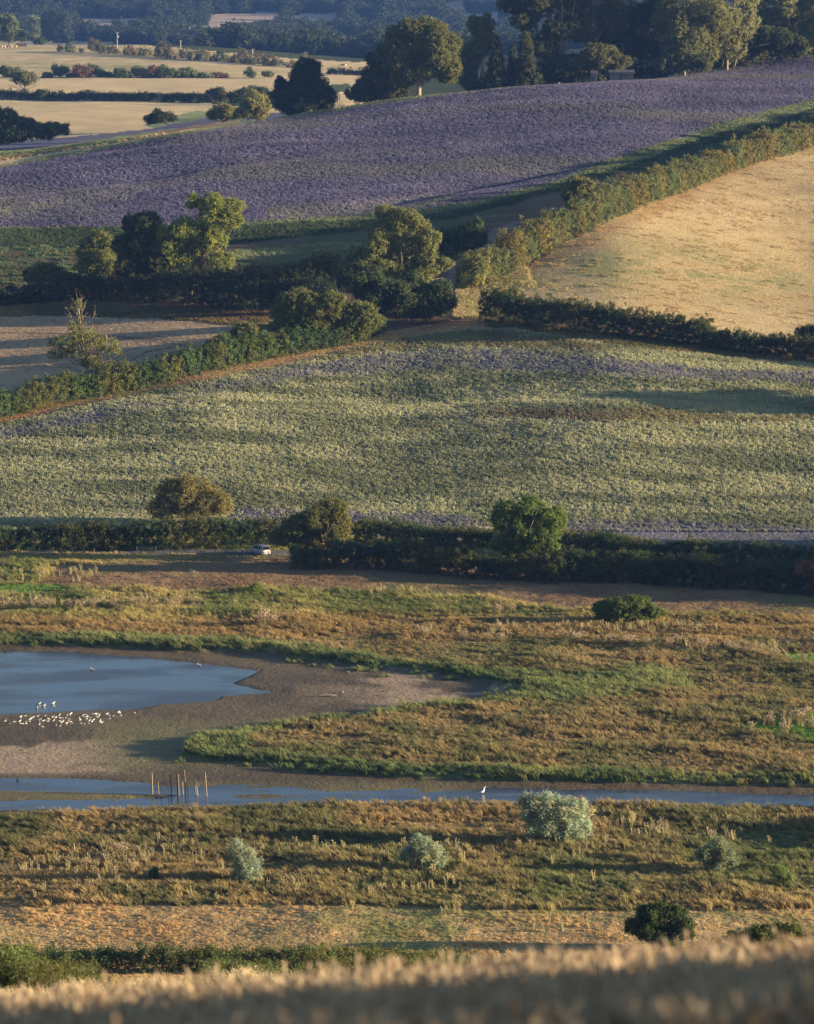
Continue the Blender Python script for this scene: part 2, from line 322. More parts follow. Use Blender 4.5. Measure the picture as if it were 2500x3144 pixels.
    if m.any():
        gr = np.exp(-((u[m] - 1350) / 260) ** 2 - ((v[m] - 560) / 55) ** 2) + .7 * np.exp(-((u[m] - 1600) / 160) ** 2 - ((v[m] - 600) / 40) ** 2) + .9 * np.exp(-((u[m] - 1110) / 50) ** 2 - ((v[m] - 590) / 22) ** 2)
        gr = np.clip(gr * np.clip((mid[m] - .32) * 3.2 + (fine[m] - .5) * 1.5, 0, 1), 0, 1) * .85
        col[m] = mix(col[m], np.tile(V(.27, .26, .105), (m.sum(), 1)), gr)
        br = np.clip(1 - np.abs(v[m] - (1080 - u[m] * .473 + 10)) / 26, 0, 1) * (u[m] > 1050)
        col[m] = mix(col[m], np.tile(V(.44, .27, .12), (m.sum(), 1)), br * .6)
    setc([PATH], V(.21, .15, .13), V(.26, .19, .165), None, 1, .3)
    setc([GAP], V(.36, .32, .12), V(.60, .46, .22), V(.50, .42, .15), 1.5, .6)
    setc([FSTUB], V(.62, .46, .25), V(.70, .53, .30), None, 1, .2)
    setc([HILL], V(.50, .38, .20), V(.66, .50, .28), V(.36, .33, .16), 1.4, .3)
    setc([PATCH], V(.42, .32, .25), V(.50, .38, .28), None, 1, .2)
    setc([WOOD], V(.045, .06, .025), V(.07, .08, .03), None, 1, .2)
    setc([ROAD], V(.10, .10, .105), V(.12, .12, .125), None, 1, .2)
    setc([SLOPE], V(.36, .27, .13), V(.48, .36, .18), None, 1, .4)
    return np.clip(col, .01, .9)
def jit_zone(x, y, z, s=5.0):
    u, v = proj(x, y, z)
    return samp(zone, u + rng.normal(0, s, len(x)), v + rng.normal(0, s * .35, len(x))), u, v

# ------------------------------------------------------------------ materials
def nmat(name, rough=.8, trans=0., nscale=None, namt=.25, bump=None, inst=False, spec=.2, fixed=None, two=None):
    m = bpy.data.materials.new(name); m.use_nodes = True; nt = m.node_tree; N = nt.nodes; L = nt.links
    b = N['Principled BSDF']; b.inputs['Roughness'].default_value = rough; b.inputs['Specular IOR Level'].default_value = spec
    if fixed is None:
        a = N.new('ShaderNodeAttribute'); a.attribute_name = 'tint'; a.attribute_type = 'INSTANCER' if inst else 'GEOMETRY'; src = a.outputs['Color']
    else:
        a = N.new('ShaderNodeRGB'); a.outputs[0].default_value = (*fixed, 1); src = a.outputs[0]
    if nscale:
        tc = N.new('ShaderNodeNewGeometry'); last = None
        n = N.new('ShaderNodeTexNoise'); n.inputs['Scale'].default_value = nscale; n.inputs['Detail'].default_value = 5
        L.new(tc.outputs['Position'], n.inputs['Vector'])
        r = N.new('ShaderNodeMapRange'); r.inputs[1].default_value = .3; r.inputs[2].default_value = .7
        r.inputs[3].default_value = 1 - namt; r.inputs[4].default_value = 1 + namt; L.new(n.outputs[0], r.inputs[0])
        mx = N.new('ShaderNodeVectorMath'); mx.operation = 'SCALE'; L.new(src, mx.inputs[0]); L.new(r.outputs[0], mx.inputs['Scale']); src = mx.outputs[0]
        if two:
            n2 = N.new('ShaderNodeTexNoise'); n2.inputs['Scale'].default_value = two[0]; n2.inputs['Detail'].default_value = 4; L.new(tc.outputs['Position'], n2.inputs['Vector'])
            r2 = N.new('ShaderNodeMapRange'); r2.inputs[1].default_value = .45; r2.inputs[2].default_value = .6; L.new(n2.outputs[0], r2.inputs[0])
            mm = N.new('ShaderNodeMix'); mm.data_type = 'RGBA'; mm.inputs['B'].default_value = (*two[1], 1); L.new(r2.outputs[0], mm.inputs['Factor']); L.new(src, mm.inputs['A']); src = mm.outputs['Result']
        if bump:
            n3 = N.new('ShaderNodeTexNoise'); n3.inputs['Scale'].default_value = bump[0]; n3.inputs['Detail'].default_value = 3; L.new(tc.outputs['Position'], n3.inputs['Vector'])
            bp = N.new('ShaderNodeBump'); bp.inputs['Strength'].default_value = 1; bp.inputs['Distance'].default_value = bump[1]; L.new(n3.outputs[0], bp.inputs['Height']); L.new(bp.outputs[0], b.inputs['Normal'])
    L.new(src, b.inputs['Base Color'])
    if trans:
        t = N.new('ShaderNodeBsdfTranslucent'); L.new(src, t.inputs[0]); ms = N.new('ShaderNodeMixShader'); ms.inputs[0].default_value = trans
        L.new(b.outputs[0], ms.inputs[1]); L.new(t.outputs[0], ms.inputs[2]); L.new(ms.outputs[0], N['Material Output'].inputs[0])
    return m
M = {}
M['ground'] = nmat('ground', .95, nscale=1.7, namt=.3, bump=(2.2, .22), spec=.05)
M['mud'] = nmat('mud', .7, nscale=2.6, namt=.3, bump=(2.2, .10), spec=.3)
M['crop'] = nmat('crop_soil', .95, nscale=2.5, namt=.3, bump=(1.6, .4), spec=.05)
M['stubble'] = nmat('stubble', .95, nscale=3.0, namt=.18, bump=(3.0, .16), spec=.05)
M['asphalt'] = nmat('asphalt', .8, nscale=6, namt=.15, bump=(20, .01), spec=.3)
M['tuft'] = nmat('grass_blades', .7, .35, inst=True, spec=.15, nscale=3., namt=.15)
M['leaf'] = nmat('leaves', .6, .42, nscale=.8, namt=.18, spec=.25)
M['bark'] = nmat('bark', .9, nscale=5, namt=.35, bump=(9, .03), fixed=(.20, .15, .10), spec=.1)
M['barkpale'] = nmat('pale_bark', .9, nscale=5, namt=.3, bump=(9, .03), fixed=(.36, .28, .18), spec=.1)
M['wood'] = nmat('weathered_wood', .85, nscale=4, namt=.35, bump=(12, .01), fixed=(.33, .27, .20), spec=.2)
M['woodred'] = nmat('reddish_wood', .85, nscale=3, namt=.25, fixed=(.25, .16, .115), spec=.2)
M['wooddark'] = nmat('dark_wood', .9, nscale=4, namt=.35, fixed=(.10, .085, .065), spec=.2)

def water_mat():
    m = bpy.data.materials.new('water'); m.use_nodes = True; N = m.node_tree.nodes; L = m.node_tree.links
    b = N['Principled BSDF']; b.inputs['Base Color'].default_value = (.055, .06, .10, 1); b.inputs['Roughness'].default_value = .06; b.inputs['IOR'].default_value = 1.50
    b.inputs['Specular IOR Level'].default_value = .7
    g = N.new('ShaderNodeNewGeometry'); mp = N.new('ShaderNodeMapping'); mp.inputs['Scale'].default_value = (.8, 2.2, 1); L.new(g.outputs['Position'], mp.inputs[0])
    n = N.new('ShaderNodeTexNoise'); n.inputs['Scale'].default_value = 1.5; n.inputs['Detail'].default_value = 4; L.new(mp.outputs[0], n.inputs['Vector'])
    n2 = N.new('ShaderNodeTexNoise'); n2.inputs['Scale'].default_value = .06; n2.inputs['Detail'].default_value = 3; L.new(mp.outputs[0], n2.inputs['Vector'])
    r = N.new('ShaderNodeMapRange'); r.inputs[1].default_value = .42; r.inputs[2].default_value = .6; r.inputs[3].default_value = .12; r.inputs[4].default_value = 1; L.new(n2.outputs[0], r.inputs[0])
    r5 = N.new('ShaderNodeMapRange'); r5.inputs[1].default_value = .4; r5.inputs[2].default_value = .62; r5.inputs[3].default_value = .03; r5.inputs[4].default_value = .22; L.new(n2.outputs[0], r5.inputs[0]); L.new(r5.outputs[0], b.inputs['Roughness'])
    bp = N.new('ShaderNodeBump'); bp.inputs['Distance'].default_value = .07; L.new(r.outputs[0], bp.inputs['Strength']); L.new(n.outputs[0], bp.inputs['Height']); L.new(bp.outputs[0], b.inputs['Normal'])
    return m
M['water'] = water_mat()
def flat(name, c, rough=.5, metal=0., spec=.5, ns=3.0, na=.08):
    m = nmat(name, rough, nscale=ns, namt=na, fixed=c, spec=spec); m.node_tree.nodes['Principled BSDF'].inputs['Metallic'].default_value = metal; return m

# ------------------------------------------------------------------ object helpers
def props(o, label=None, cat=None, group=None, kind=None):
    if label: o['label'] = label
    if cat: o['category'] = cat
    if group: o['group'] = group
    if kind: o['kind'] = kind
    return o
def mesh_np(name, verts, faces, tint=None, smooth=False, mats=(), mi=None):
    me = bpy.data.meshes.new(name); nv = len(verts); k = faces.shape[1]; nf = len(faces)
    me.vertices.add(nv); me.vertices.foreach_set('co', np.ascontiguousarray(verts, np.float32).ravel())
    me.loops.add(nf * k); me.loops.foreach_set('vertex_index', np.ascontiguousarray(faces, np.int32).ravel())
    me.polygons.add(nf); me.polygons.foreach_set('loop_start', np.arange(0, nf * k, k, dtype=np.int32))
    if smooth: me.polygons.foreach_set('use_smooth', np.ones(nf, bool))
    if mi is not None: me.polygons.foreach_set('material_index', np.asarray(mi, np.int32))
    me.update(calc_edges=True)
    if tint is not None:
        a = me.attributes.new('tint', 'FLOAT_COLOR', 'POINT')
        a.data.foreach_set('color', np.concatenate([tint, np.ones((nv, 1))], 1).astype(np.float32).ravel())
    for m in mats: me.materials.append(m)
    return me
def link(name, me, parent=None, loc=None):
    o = bpy.data.objects.new(name, me); C.objects.link(o)
    if parent is not None: o.parent = parent
    if loc is not None: o.location = loc
    return o
def thing(name, loc, label, cat, group=None, rz=0):
    o = bpy.data.objects.new(name, None); C.objects.link(o); o.location = loc; o.rotation_euler = (0, 0, rz); o.empty_display_size = .5
    return props(o, label, cat, group)
def grid_faces(nr, nc):
    i = np.arange(nr - 1)[:, None] * nc + np.arange(nc - 1)[None]; i = i.ravel()
    return np.stack([i, i + 1, i + 1 + nc, i + nc], 1)
class MB:
    def __init__(s): s.v = []; s.f = []; s.m = []; s.n = 0
    def add(s, v, f, mi=0):
        v = np.asarray(v, float); s.v.append(v); s.f += [tuple(int(q) + s.n for q in k) for k in f]; s.m += [mi] * len(f); s.n += len(v); return s
    def tube(s, P, rad, k=6, mi=0, cap=True):
        P = [np.asarray(p, float) for p in P]; n = len(P); vs = []
        for i, p in enumerate(P):
            d = P[min(i + 1, n - 1)] - P[max(i - 1, 0)]; d /= np.linalg.norm(d) + 1e-9
            a = np.cross(d, [0, 0, 1] if abs(d[2]) < .9 else [0, 1, 0]); a /= np.linalg.norm(a); b = np.cross(d, a)
            r = rad[i]; ra, rb = r if isinstance(r, tuple) else (r, r)
            for q in range(k):
                t = 2 * math.pi * q / k; vs.append(p + a * ra * math.cos(t) + b * rb * math.sin(t))
        f = [(i * k + q, i * k + (q + 1) % k, (i + 1) * k + (q + 1) % k, (i + 1) * k + q) for i in range(n - 1) for q in range(k)]
        if cap: f += [tuple(range(k))[::-1], tuple((n - 1) * k + q for q in range(k))]
        return s.add(vs, f, mi)
    def box(s, c, d, mi=0, rz=0, taper=1.0):
        vs = []
        for sz in (-1, 1):
            t = taper if sz > 0 else 1
            for sx, sy in ((-1, -1), (1, -1), (1, 1), (-1, 1)): vs.append([sx * d[0] / 2 * t, sy * d[1] / 2 * t, sz * d[2] / 2])
        vs = np.array(vs); ca, sa = math.cos(rz), math.sin(rz)
        vs = np.stack([vs[:, 0] * ca - vs[:, 1] * sa, vs[:, 0] * sa + vs[:, 1] * ca, vs[:, 2]], 1) + np.asarray(c, float)
        return s.add(vs, [(3, 2, 1, 0), (4, 5, 6, 7), (0, 1, 5, 4), (1, 2, 6, 5), (2, 3, 7, 6), (3, 0, 4, 7)], mi)
    def mesh(s, name, mats, smooth=False):
        me = bpy.data.meshes.new(name); me.from_pydata([tuple(p) for p in np.concatenate(s.v)], [], s.f)
        for m in mats: me.materials.append(m)
        me.polygons.foreach_set('material_index', s.m)
        if smooth: me.polygons.foreach_set('use_smooth', [True] * len(s.f))
        me.update(); return me

def scatter(name, protos, pts, idx, scl, rot, tint):
    """one mesh of points carrying a geometry-node instancer"""
    nv = len(pts); me = bpy.data.meshes.new(name); me.vertices.add(nv); me.vertices.foreach_set('co', np.asarray(pts, np.float32).ravel())
    for nm, ty, fld, ar in (('rot', 'FLOAT_VECTOR', 'vector', rot), ('scl', 'FLOAT_VECTOR', 'vector', scl), ('tint', 'FLOAT_COLOR', 'color', np.concatenate([tint, np.ones((nv, 1))], 1)), ('idx', 'INT', 'value', idx)):
        a = me.attributes.new(nm, ty, 'POINT'); a.data.foreach_set(fld, np.ascontiguousarray(ar, np.int32 if ty == 'INT' else np.float32).ravel())
    o = link(name, me)
    ng = bpy.data.node_groups.new(name, 'GeometryNodeTree')
    ng.interface.new_socket('Geometry', in_out='INPUT', socket_type='NodeSocketGeometry'); ng.interface.new_socket('Geometry', in_out='OUTPUT', socket_type='NodeSocketGeometry')
    N = ng.nodes; L = ng.links; gi = N.new('NodeGroupInput'); go = N.new('NodeGroupOutput'); jn = N.new('GeometryNodeJoinGeometry')
    def att(nm, ty):
        r = N.new('GeometryNodeInputNamedAttribute'); r.data_type = ty; r.inputs['Name'].default_value = nm; return r.outputs[0]
    ra, sa, ia = att('rot', 'FLOAT_VECTOR'), att('scl', 'FLOAT_VECTOR'), att('idx', 'INT')
    for k, p in enumerate(protos):
        oi = N.new('GeometryNodeObjectInfo'); oi.inputs['Object'].default_value = p; oi.inputs['As Instance'].default_value = True
        ip = N.new('GeometryNodeInstanceOnPoints'); cmpn = N.new('FunctionNodeCompare'); cmpn.data_type = 'INT'; cmpn.operation = 'EQUAL'
        L.new(ia, cmpn.inputs[2]); cmpn.inputs[3].default_value = k; L.new(cmpn.outputs[0], ip.inputs['Selection'])
        L.new(gi.outputs[0], ip.inputs['Points']); L.new(oi.outputs['Geometry'], ip.inputs['Instance']); L.new(ra, ip.inputs['Rotation']); L.new(sa, ip.inputs['Scale']); L.new(ip.outputs[0], jn.inputs[0])
    L.new(jn.outputs[0], go.inputs[0]); o.modifiers.new('scatter', 'NODES').node_group = ng
    return o

# ------------------------------------------------------------------ the ground sheet
def build_ground():
    tcols = np.concatenate([np.linspace(-5200, -700, 24)[:-1], np.linspace(-700, 3200, 651), np.linspace(3200, 7700, 24)[1:]])
    Ys = np.concatenate([np.linspace(-60, 10, 12), np.linspace(12, 60, 49), np.linspace(62, 345, 120), np.arange(346, 625, .55), np.arange(625, 1300, 1.1), np.linspace(1302, 1600, 60), np.linspace(1604, 2600, 240), np.linspace(2620, 6000, 130)])
    T, Y = np.meshgrid(tcols, Ys)
    X = (T - CX) / F * np.maximum(Y, 400.0) * np.where(Y < 400, 1.0, 1.0)
    nr, nc = T.shape; x = X.ravel(); y = Y.ravel(); z = ground(x, y)
    u, v = proj(x, np.maximum(y, 5.0), z)
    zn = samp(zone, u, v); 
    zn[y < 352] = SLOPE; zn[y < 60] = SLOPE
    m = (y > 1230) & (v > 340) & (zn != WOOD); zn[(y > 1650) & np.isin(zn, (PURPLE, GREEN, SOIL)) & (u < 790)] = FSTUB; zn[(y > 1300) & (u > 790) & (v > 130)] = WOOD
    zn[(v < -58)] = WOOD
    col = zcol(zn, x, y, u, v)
    q = (zn == CROP) | (zn == LILAC) | (zn == PURPLE); col[q] *= .72
    faces = grid_faces(nr, nc); fz = zn[faces[:, 0]]
    verts = np.stack([x, y, z], 1)
    groups = {'ground': ((MARSH, REED, LAWN, VERGE, GAP, SLOPE, BRACKEN, WEED, WHEAT), 'ground'), 'mudflat': ((MUD, WATER, SPARSE), 'mud'), 'meadow': ((MEADOW, FRONT), 'ground'),
              'flower_field': ((CROP, LILAC, RUSSET, PURPLE, GREEN, DKGREEN), 'crop'), 'bare_soil': ((SOIL,), 'ground'), 'stubble_field': ((STUB, FSTUB, HILL, PATCH), 'stubble'),
              'pasture': ((GOLD,), 'ground'), 'farm_track': ((TRACK, TAN, PATH), 'ground'), 'road': ((ROAD,), 'asphalt'), 'hills': ((WOOD,), 'ground')}
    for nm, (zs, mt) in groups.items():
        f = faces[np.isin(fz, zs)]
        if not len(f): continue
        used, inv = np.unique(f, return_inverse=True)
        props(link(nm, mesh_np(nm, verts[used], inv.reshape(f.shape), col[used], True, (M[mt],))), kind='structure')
build_ground()
wv = np.array([[-140, 395, 0], [140, 395, 0], [140, 575, 0], [-140, 575, 0]], float)
props(link('water', mesh_np('water', wv, np.array([[0, 1, 2, 3]]), mats=(M['water'],))), kind='structure')

# ------------------------------------------------------------------ grass and crop tufts (stuff)
def tuft_proto(nb, w_, lean, spread, h=1.0, head=None, seed=0):
    g = np.random.default_rng(seed); vs = []; fs = []; 
    for k in range(nb):
        a = g.uniform(0, 6.283); r = spread * math.sqrt(g.random()); b = np.array([r * math.cos(a), r * math.sin(a), 0])
        hh = h * g.uniform(.55, 1.0); d = np.array([-lean * g.uniform(.4, 1.4) + .35 * math.cos(a) * g.random(), .35 * math.sin(a) * g.random(), 0]) * hh
        ww = w_ * g.uniform(.7, 1.3); t = g.uniform(0, 3.14); sx = np.array([math.cos(t), math.sin(t), 0]) * ww / 2
        m = b + d * .35 + np.array([0, 0, hh * .6]); e = b + d + np.array([0, 0, hh])
        n = len(vs); vs += [b - sx, b + sx, m + sx * .9, m - sx * .9, e + sx * .25, e - sx * .25]; fs += [(n, n + 1, n + 2, n + 3), (n + 3, n + 2, n + 4, n + 5)]
        if head:
            n = len(vs); vs += [e - sx * head, e + np.array([0, 0, -.05]) + np.cross(sx, [0, 0, 1]) * head, e + sx * head, e + np.array([-.02, 0, .09])]; fs += [(n, n + 1, n + 2, n + 3)]
    me = mesh_np('tuft', np.array(vs), np.array(fs), mats=(M['tuft'],)); return bpy.data.objects.new('tuft', me)
P_grass = [tuft_proto(16, .07, .45, .30, seed=s) for s in range(4)]
P_crop = [tuft_proto(12, .12, .1, .30, head=1.0, seed=10 + s) for s in range(3)]
P_thist = [tuft_proto(9, .08, .08, .22, head=1.7, seed=20 + s) for s in range(3)]
def area_pts(Y0, Y1, dens, u0=-120, u1=1834):
    W = (u1 - u0) * K / F; A = W * (Y1 ** 2 - Y0 ** 2) / 2; n = int(A * dens)
    y = np.sqrt(rng.uniform(Y0 ** 2, Y1 ** 2, n)); x = ((rng.uniform(u0, u1, n) * K - CX) / F) * y * .99
    return x, y
def rots(n, tilt=.12): return np.stack([rng.normal(0, tilt, n), rng.normal(0, tilt, n), rng.uniform(-.6, .6, n)], 1)
def do_scatter(name, protos, x, y, keep_h, tint, tilt=.12, wx=1.0, var=.2):
    h = keep_h; m = h > 0; x, y, h, tint = x[m], y[m], h[m], tint[m]; n = len(x)
    z = ground(x, y) - .03
    s = h * rng.uniform(.75, 1.25, n); sw = np.sqrt(h) * wx * rng.uniform(.8, 1.3, n)
    tint = tint * rng.uniform(1 - var, 1 + var, (n, 1))
    o = scatter(name, protos, np.stack([x, y, z], 1), rng.integers(0, len(protos), n), np.stack([sw, sw, s], 1), rots(n, tilt), tint)
    props(o, kind='stuff'); return o
# marsh grass
x, y = area_pts(352, 615, 3.4)
zg = ground(x, y, False); z_, u, v = jit_zone(x, y, zg, 2.5)
hn = fbm(x / 7, y / 5, 51, 3); hg = fbm(x / 28, y / 16, 52, 3)
H = np.zeros(len(x))
H = np.where(z_ == MARSH, .25 + 1.3 * np.clip(hn - .28, 0, 1) + .25 * (hg > .5), H)
H = np.where((z_ == MARSH) & (v < 1186), H * .42, H)
H = np.where(z_ == REED, .55 + 1.1 * np.clip(hn - .28, 0, 1), H)
H = np.where(z_ == LAWN, .12 + .14 * hn, H); H = np.where(np.isin(z_, (MEADOW,)), .10 + .35 * np.clip(hn - .5, 0, 1), H)
H = np.where(z_ == FRONT, .12 + .9 * np.clip(hn - .5, 0, 1), H)
H = np.where((z_ == SPARSE) & (fbm(x / 2.2, y / 1.8, 58, 2) > .55), .55, H); H = np.where((z_ == MUD) & (rng.random(len(x)) < .004), .18, H)
H[(zg < .1) & (z_ != SPARSE)] *= (rng.random(((zg < .1) & (z_ != SPARSE)).sum()) < .01)
zt = z_.copy(); zt[zt == SPARSE] = REED; zt[zt == MUD] = REED
do_scatter('marsh_grass', P_grass, x, y, H, np.clip(zcol(zt, x, y, u, v) * 1.3, 0, .85), wx=1.05)
# dry grass on the bank below the wheat
x, y = area_pts(150, 352, 2.2); zg = ground(x, y, False); u, v = proj(x, y, zg)
do_scatter('dry_grass', P_grass, x, y, np.where(rng.random(len(x)) < .8, .3 + .3 * fbm(x / 4, y / 6, 57), 0.), zcol(np.full(len(x), FRONT), x, y, u, v), wx=1.1)
# lower flower field
x, y = area_pts(618, 905, 5.0); zg = ground(x, y, False); z_, u, v = jit_zone(x, y, zg, 6)
z0 = samp(zone, *proj(x, y, zg))
q = (z_ == LILAC) & (rng.random(len(x)) < .3); z_[q] = CROP
H = np.where(np.isin(z_, (CROP, LILAC, RUSSET)), .46, 0.); H = np.where(np.isin(z0, (VERGE, GAP)), .35, H); H = np.where(np.isin(z0, (TRACK,)), .16, H)
H[np.isin(z0, (STUB, GOLD, PATH, SOIL, WEED, ROAD))] = 0
H = H * (.7 + .7 * fbm(x / 5, y / 5, 53, 2)); zt = np.where(np.isin(z0, (VERGE, GAP, TRACK)), z0, z_)
do_scatter('flowering_crop', P_crop, x, y, H, zcol(zt, x, y, u, v) * V(1.08, 1.11, 1.14), wx=.85, var=.08)
# purple field and green margins
x, y = area_pts(800, 1290, 2.2); zg = ground(x, y, False); z_, u, v = jit_zone(x, y, zg, 4)
z0 = samp(zone, *proj(x, y, zg))
H = np.where(np.isin(z_, (PURPLE, LILAC, CROP)), .5, 0.); H = np.where(np.isin(z_, (GREEN, DKGREEN)), .5, H); H = np.where(z0 == WEED, .45 * (fbm(x / 3, y / 3, 59, 2) > .5), H); H = np.where(z0 == BRACKEN, .5, H)
H[np.isin(z0, (STUB, GOLD, PATH, SOIL, TRACK, TAN, FSTUB, HILL, WOOD))] = 0; H[(z0 == CROP) & (y < 930)] = 0
do_scatter('purple_flowering_crop', P_crop, x, y, H, zcol(np.where(z0 == WEED, GREEN, z_), x, y, u, v) * np.where(z0 == WEED, .7, 1)[:, None], wx=1.25, var=.1)
# pasture grass on the golden field, stubble stalks
x, y = area_pts(700, 1080, 1.0, 700, 1834); zg = ground(x, y, False); u, v = proj(x, y, zg); z0 = samp(zone, u, v)
do_scatter('pasture_grass', P_grass, x, y, np.where(z0 == GOLD, .13 + .25 * (fbm(x / 4, y / 4, 61) > .62), 0.), zcol(z0, x, y, u, v), wx=1.6)
x, y = area_pts(740, 900, 1.6, -120, 640); zg = ground(x, y, False); u, v = proj(x, y, zg); z0 = samp(zone, u, v)
do_scatter('stubble', P_grass, x, y, np.where(z0 == STUB, .16, 0.), zcol(z0, x, y, u, v), wx=1.5)
# thistles gone to seed: patches nobody could count
x, y = area_pts(352, 600, 1.6); zg = ground(x, y, False); u, v = proj(x, y, zg); z0 = samp(zone, u, v)
def blob(u0, v0, ru, rv): return np.exp(-((u - u0) / ru) ** 2 - ((v - v0) / rv) ** 2)
tp_ = blob(60, 1272, 110, 9) + blob(300, 1272, 150, 9) + blob(120, 1215, 70, 10) + blob(20, 1203, 40, 8) + .8 * blob(1350, 1325, 130, 12) + .7 * blob(1150, 1325, 160, 9) + .9 * blob(1560, 1368, 110, 10) + .7 * blob(1000, 1335, 60, 8) \
    + .8 * blob(200, 1815, 220, 28) + .5 * blob(600, 1870, 500, 22) + .5 * blob(900, 1790, 300, 25) + .5 * blob(1350, 1750, 300, 30) + .9 * blob(1660, 1520, 60, 12) + .35 * blob(1050, 1945, 120, 20) + .6 * blob(560, 1305, 50, 6) + .6 * blob(750, 1250, 200, 6)
keep = (rng.random(len(x)) < tp_ * np.clip((fbm(x / 4, y / 3, 55, 2) - .42) * 6, 0, 1)) & np.isin(z0, (MARSH, LAWN, FRONT, MEADOW))
cc = mix(np.tile(V(.42, .33, .20), (len(x), 1)), np.tile(V(.24, .24, .09), (len(x), 1)), rng.random(len(x)) * .8)
do_scatter('thistles', P_thist, x, y, np.where(keep, 1.1, 0.), cc, wx=.8)

# ------------------------------------------------------------------ foliage
def leaves(cen, rad, nrm, ls, npc, tint, g, aspect=.62, wind=None, flatz=1.0):
    """leaf quads gathered in clumps: cen (n,3), rad (n,), nrm (n,3); npc leaves per clump"""
    n = len(cen); N = n * npc; ci = np.repeat(np.arange(n), npc)
    p = cen[ci] + g.normal(0, .5, (N, 3)) * rad[ci][:, None] * np.array([1, 1, flatz])
    nn = nrm[ci] * .55 + g.normal(0, .6, (N, 3)); nn /= np.linalg.norm(nn, axis=1)[:, None] + 1e-9
    a = g.normal(0, 1, (N, 3))
    if wind is not None: a = a * .35 + np.asarray(wind)
    a -= nn * (a * nn).sum(1)[:, None]; a /= np.linalg.norm(a, axis=1)[:, None] + 1e-9
    b = np.cross(nn, a); s = ls * g.uniform(.6, 1.3, (N, 1)); a = a * s / 2; b = b * s / 2 * aspect
    vs = np.stack([p - a, p - b * 1.0, p + a, p + b * 1.0], 1).reshape(-1, 3)
    f = np.arange(N * 4).reshape(N, 4)
    cv = g.uniform(.78, 1.22, n)[ci] * g.uniform(.75, 1.25, N); hue = g.normal(0, .08, n)[ci] + g.normal(0, .05, N)
    t = np.asarray(tint)[None] * V(1.6, 1.52, 1.4) * cv[:, None]; t = t * np.stack([1 + hue, np.ones(N), 1 - hue], 1)
    return vs, f, np.repeat(np.clip(t, .008, .8), 4, 0)
def crown_clumps(blobs, g, rcf=.17, dens=1.5, rmin=.35, rmax=1.5, lo=.6):
    """blobs: (centre, radii(3)); points spread through the outer shell of each ellipsoid"""
    cs, rs, ns = [], [], []
    for bi, (c, r) in enumerate(blobs):
        R0 = float(np.mean(r)); rc = min(max(R0 * rcf, rmin), rmax); n = max(8, int(dens * 4 * R0 ** 2 / rc ** 2))
        d = g.normal(0, 1, (n, 3)); d /= np.linalg.norm(d, axis=1)[:, None]
        k = 1 - (1 - lo) * g.random(n) ** 1.3
        bump = 1 + .34 * (fbm(d[:, 0] * 3 + bi * 9, d[:, 2] * 3 + d[:, 1] * 2.3, 71 + bi, 3) - .5) * 2 + .16 * (g.random(n) ** 4)
        p = c + d * r * (k * bump)[:, None]
        ok = np.ones(n, bool)
        for bj, (c2, r2) in enumerate(blobs):
            if bj != bi: ok &= (((p - c2) / r2) ** 2).sum(1) > .42
        cs.append(p[ok]); rs.append((rc * g.uniform(.7, 1.25, n))[ok]); q = d / r; q /= np.linalg.norm(q, axis=1)[:, None]; ns.append((q + [0, 0, .25])[ok])
    return np.concatenate(cs), np.concatenate(rs), np.concatenate(ns)
LB = dict(sparse=.75, normal=1.5, dense=2.0)
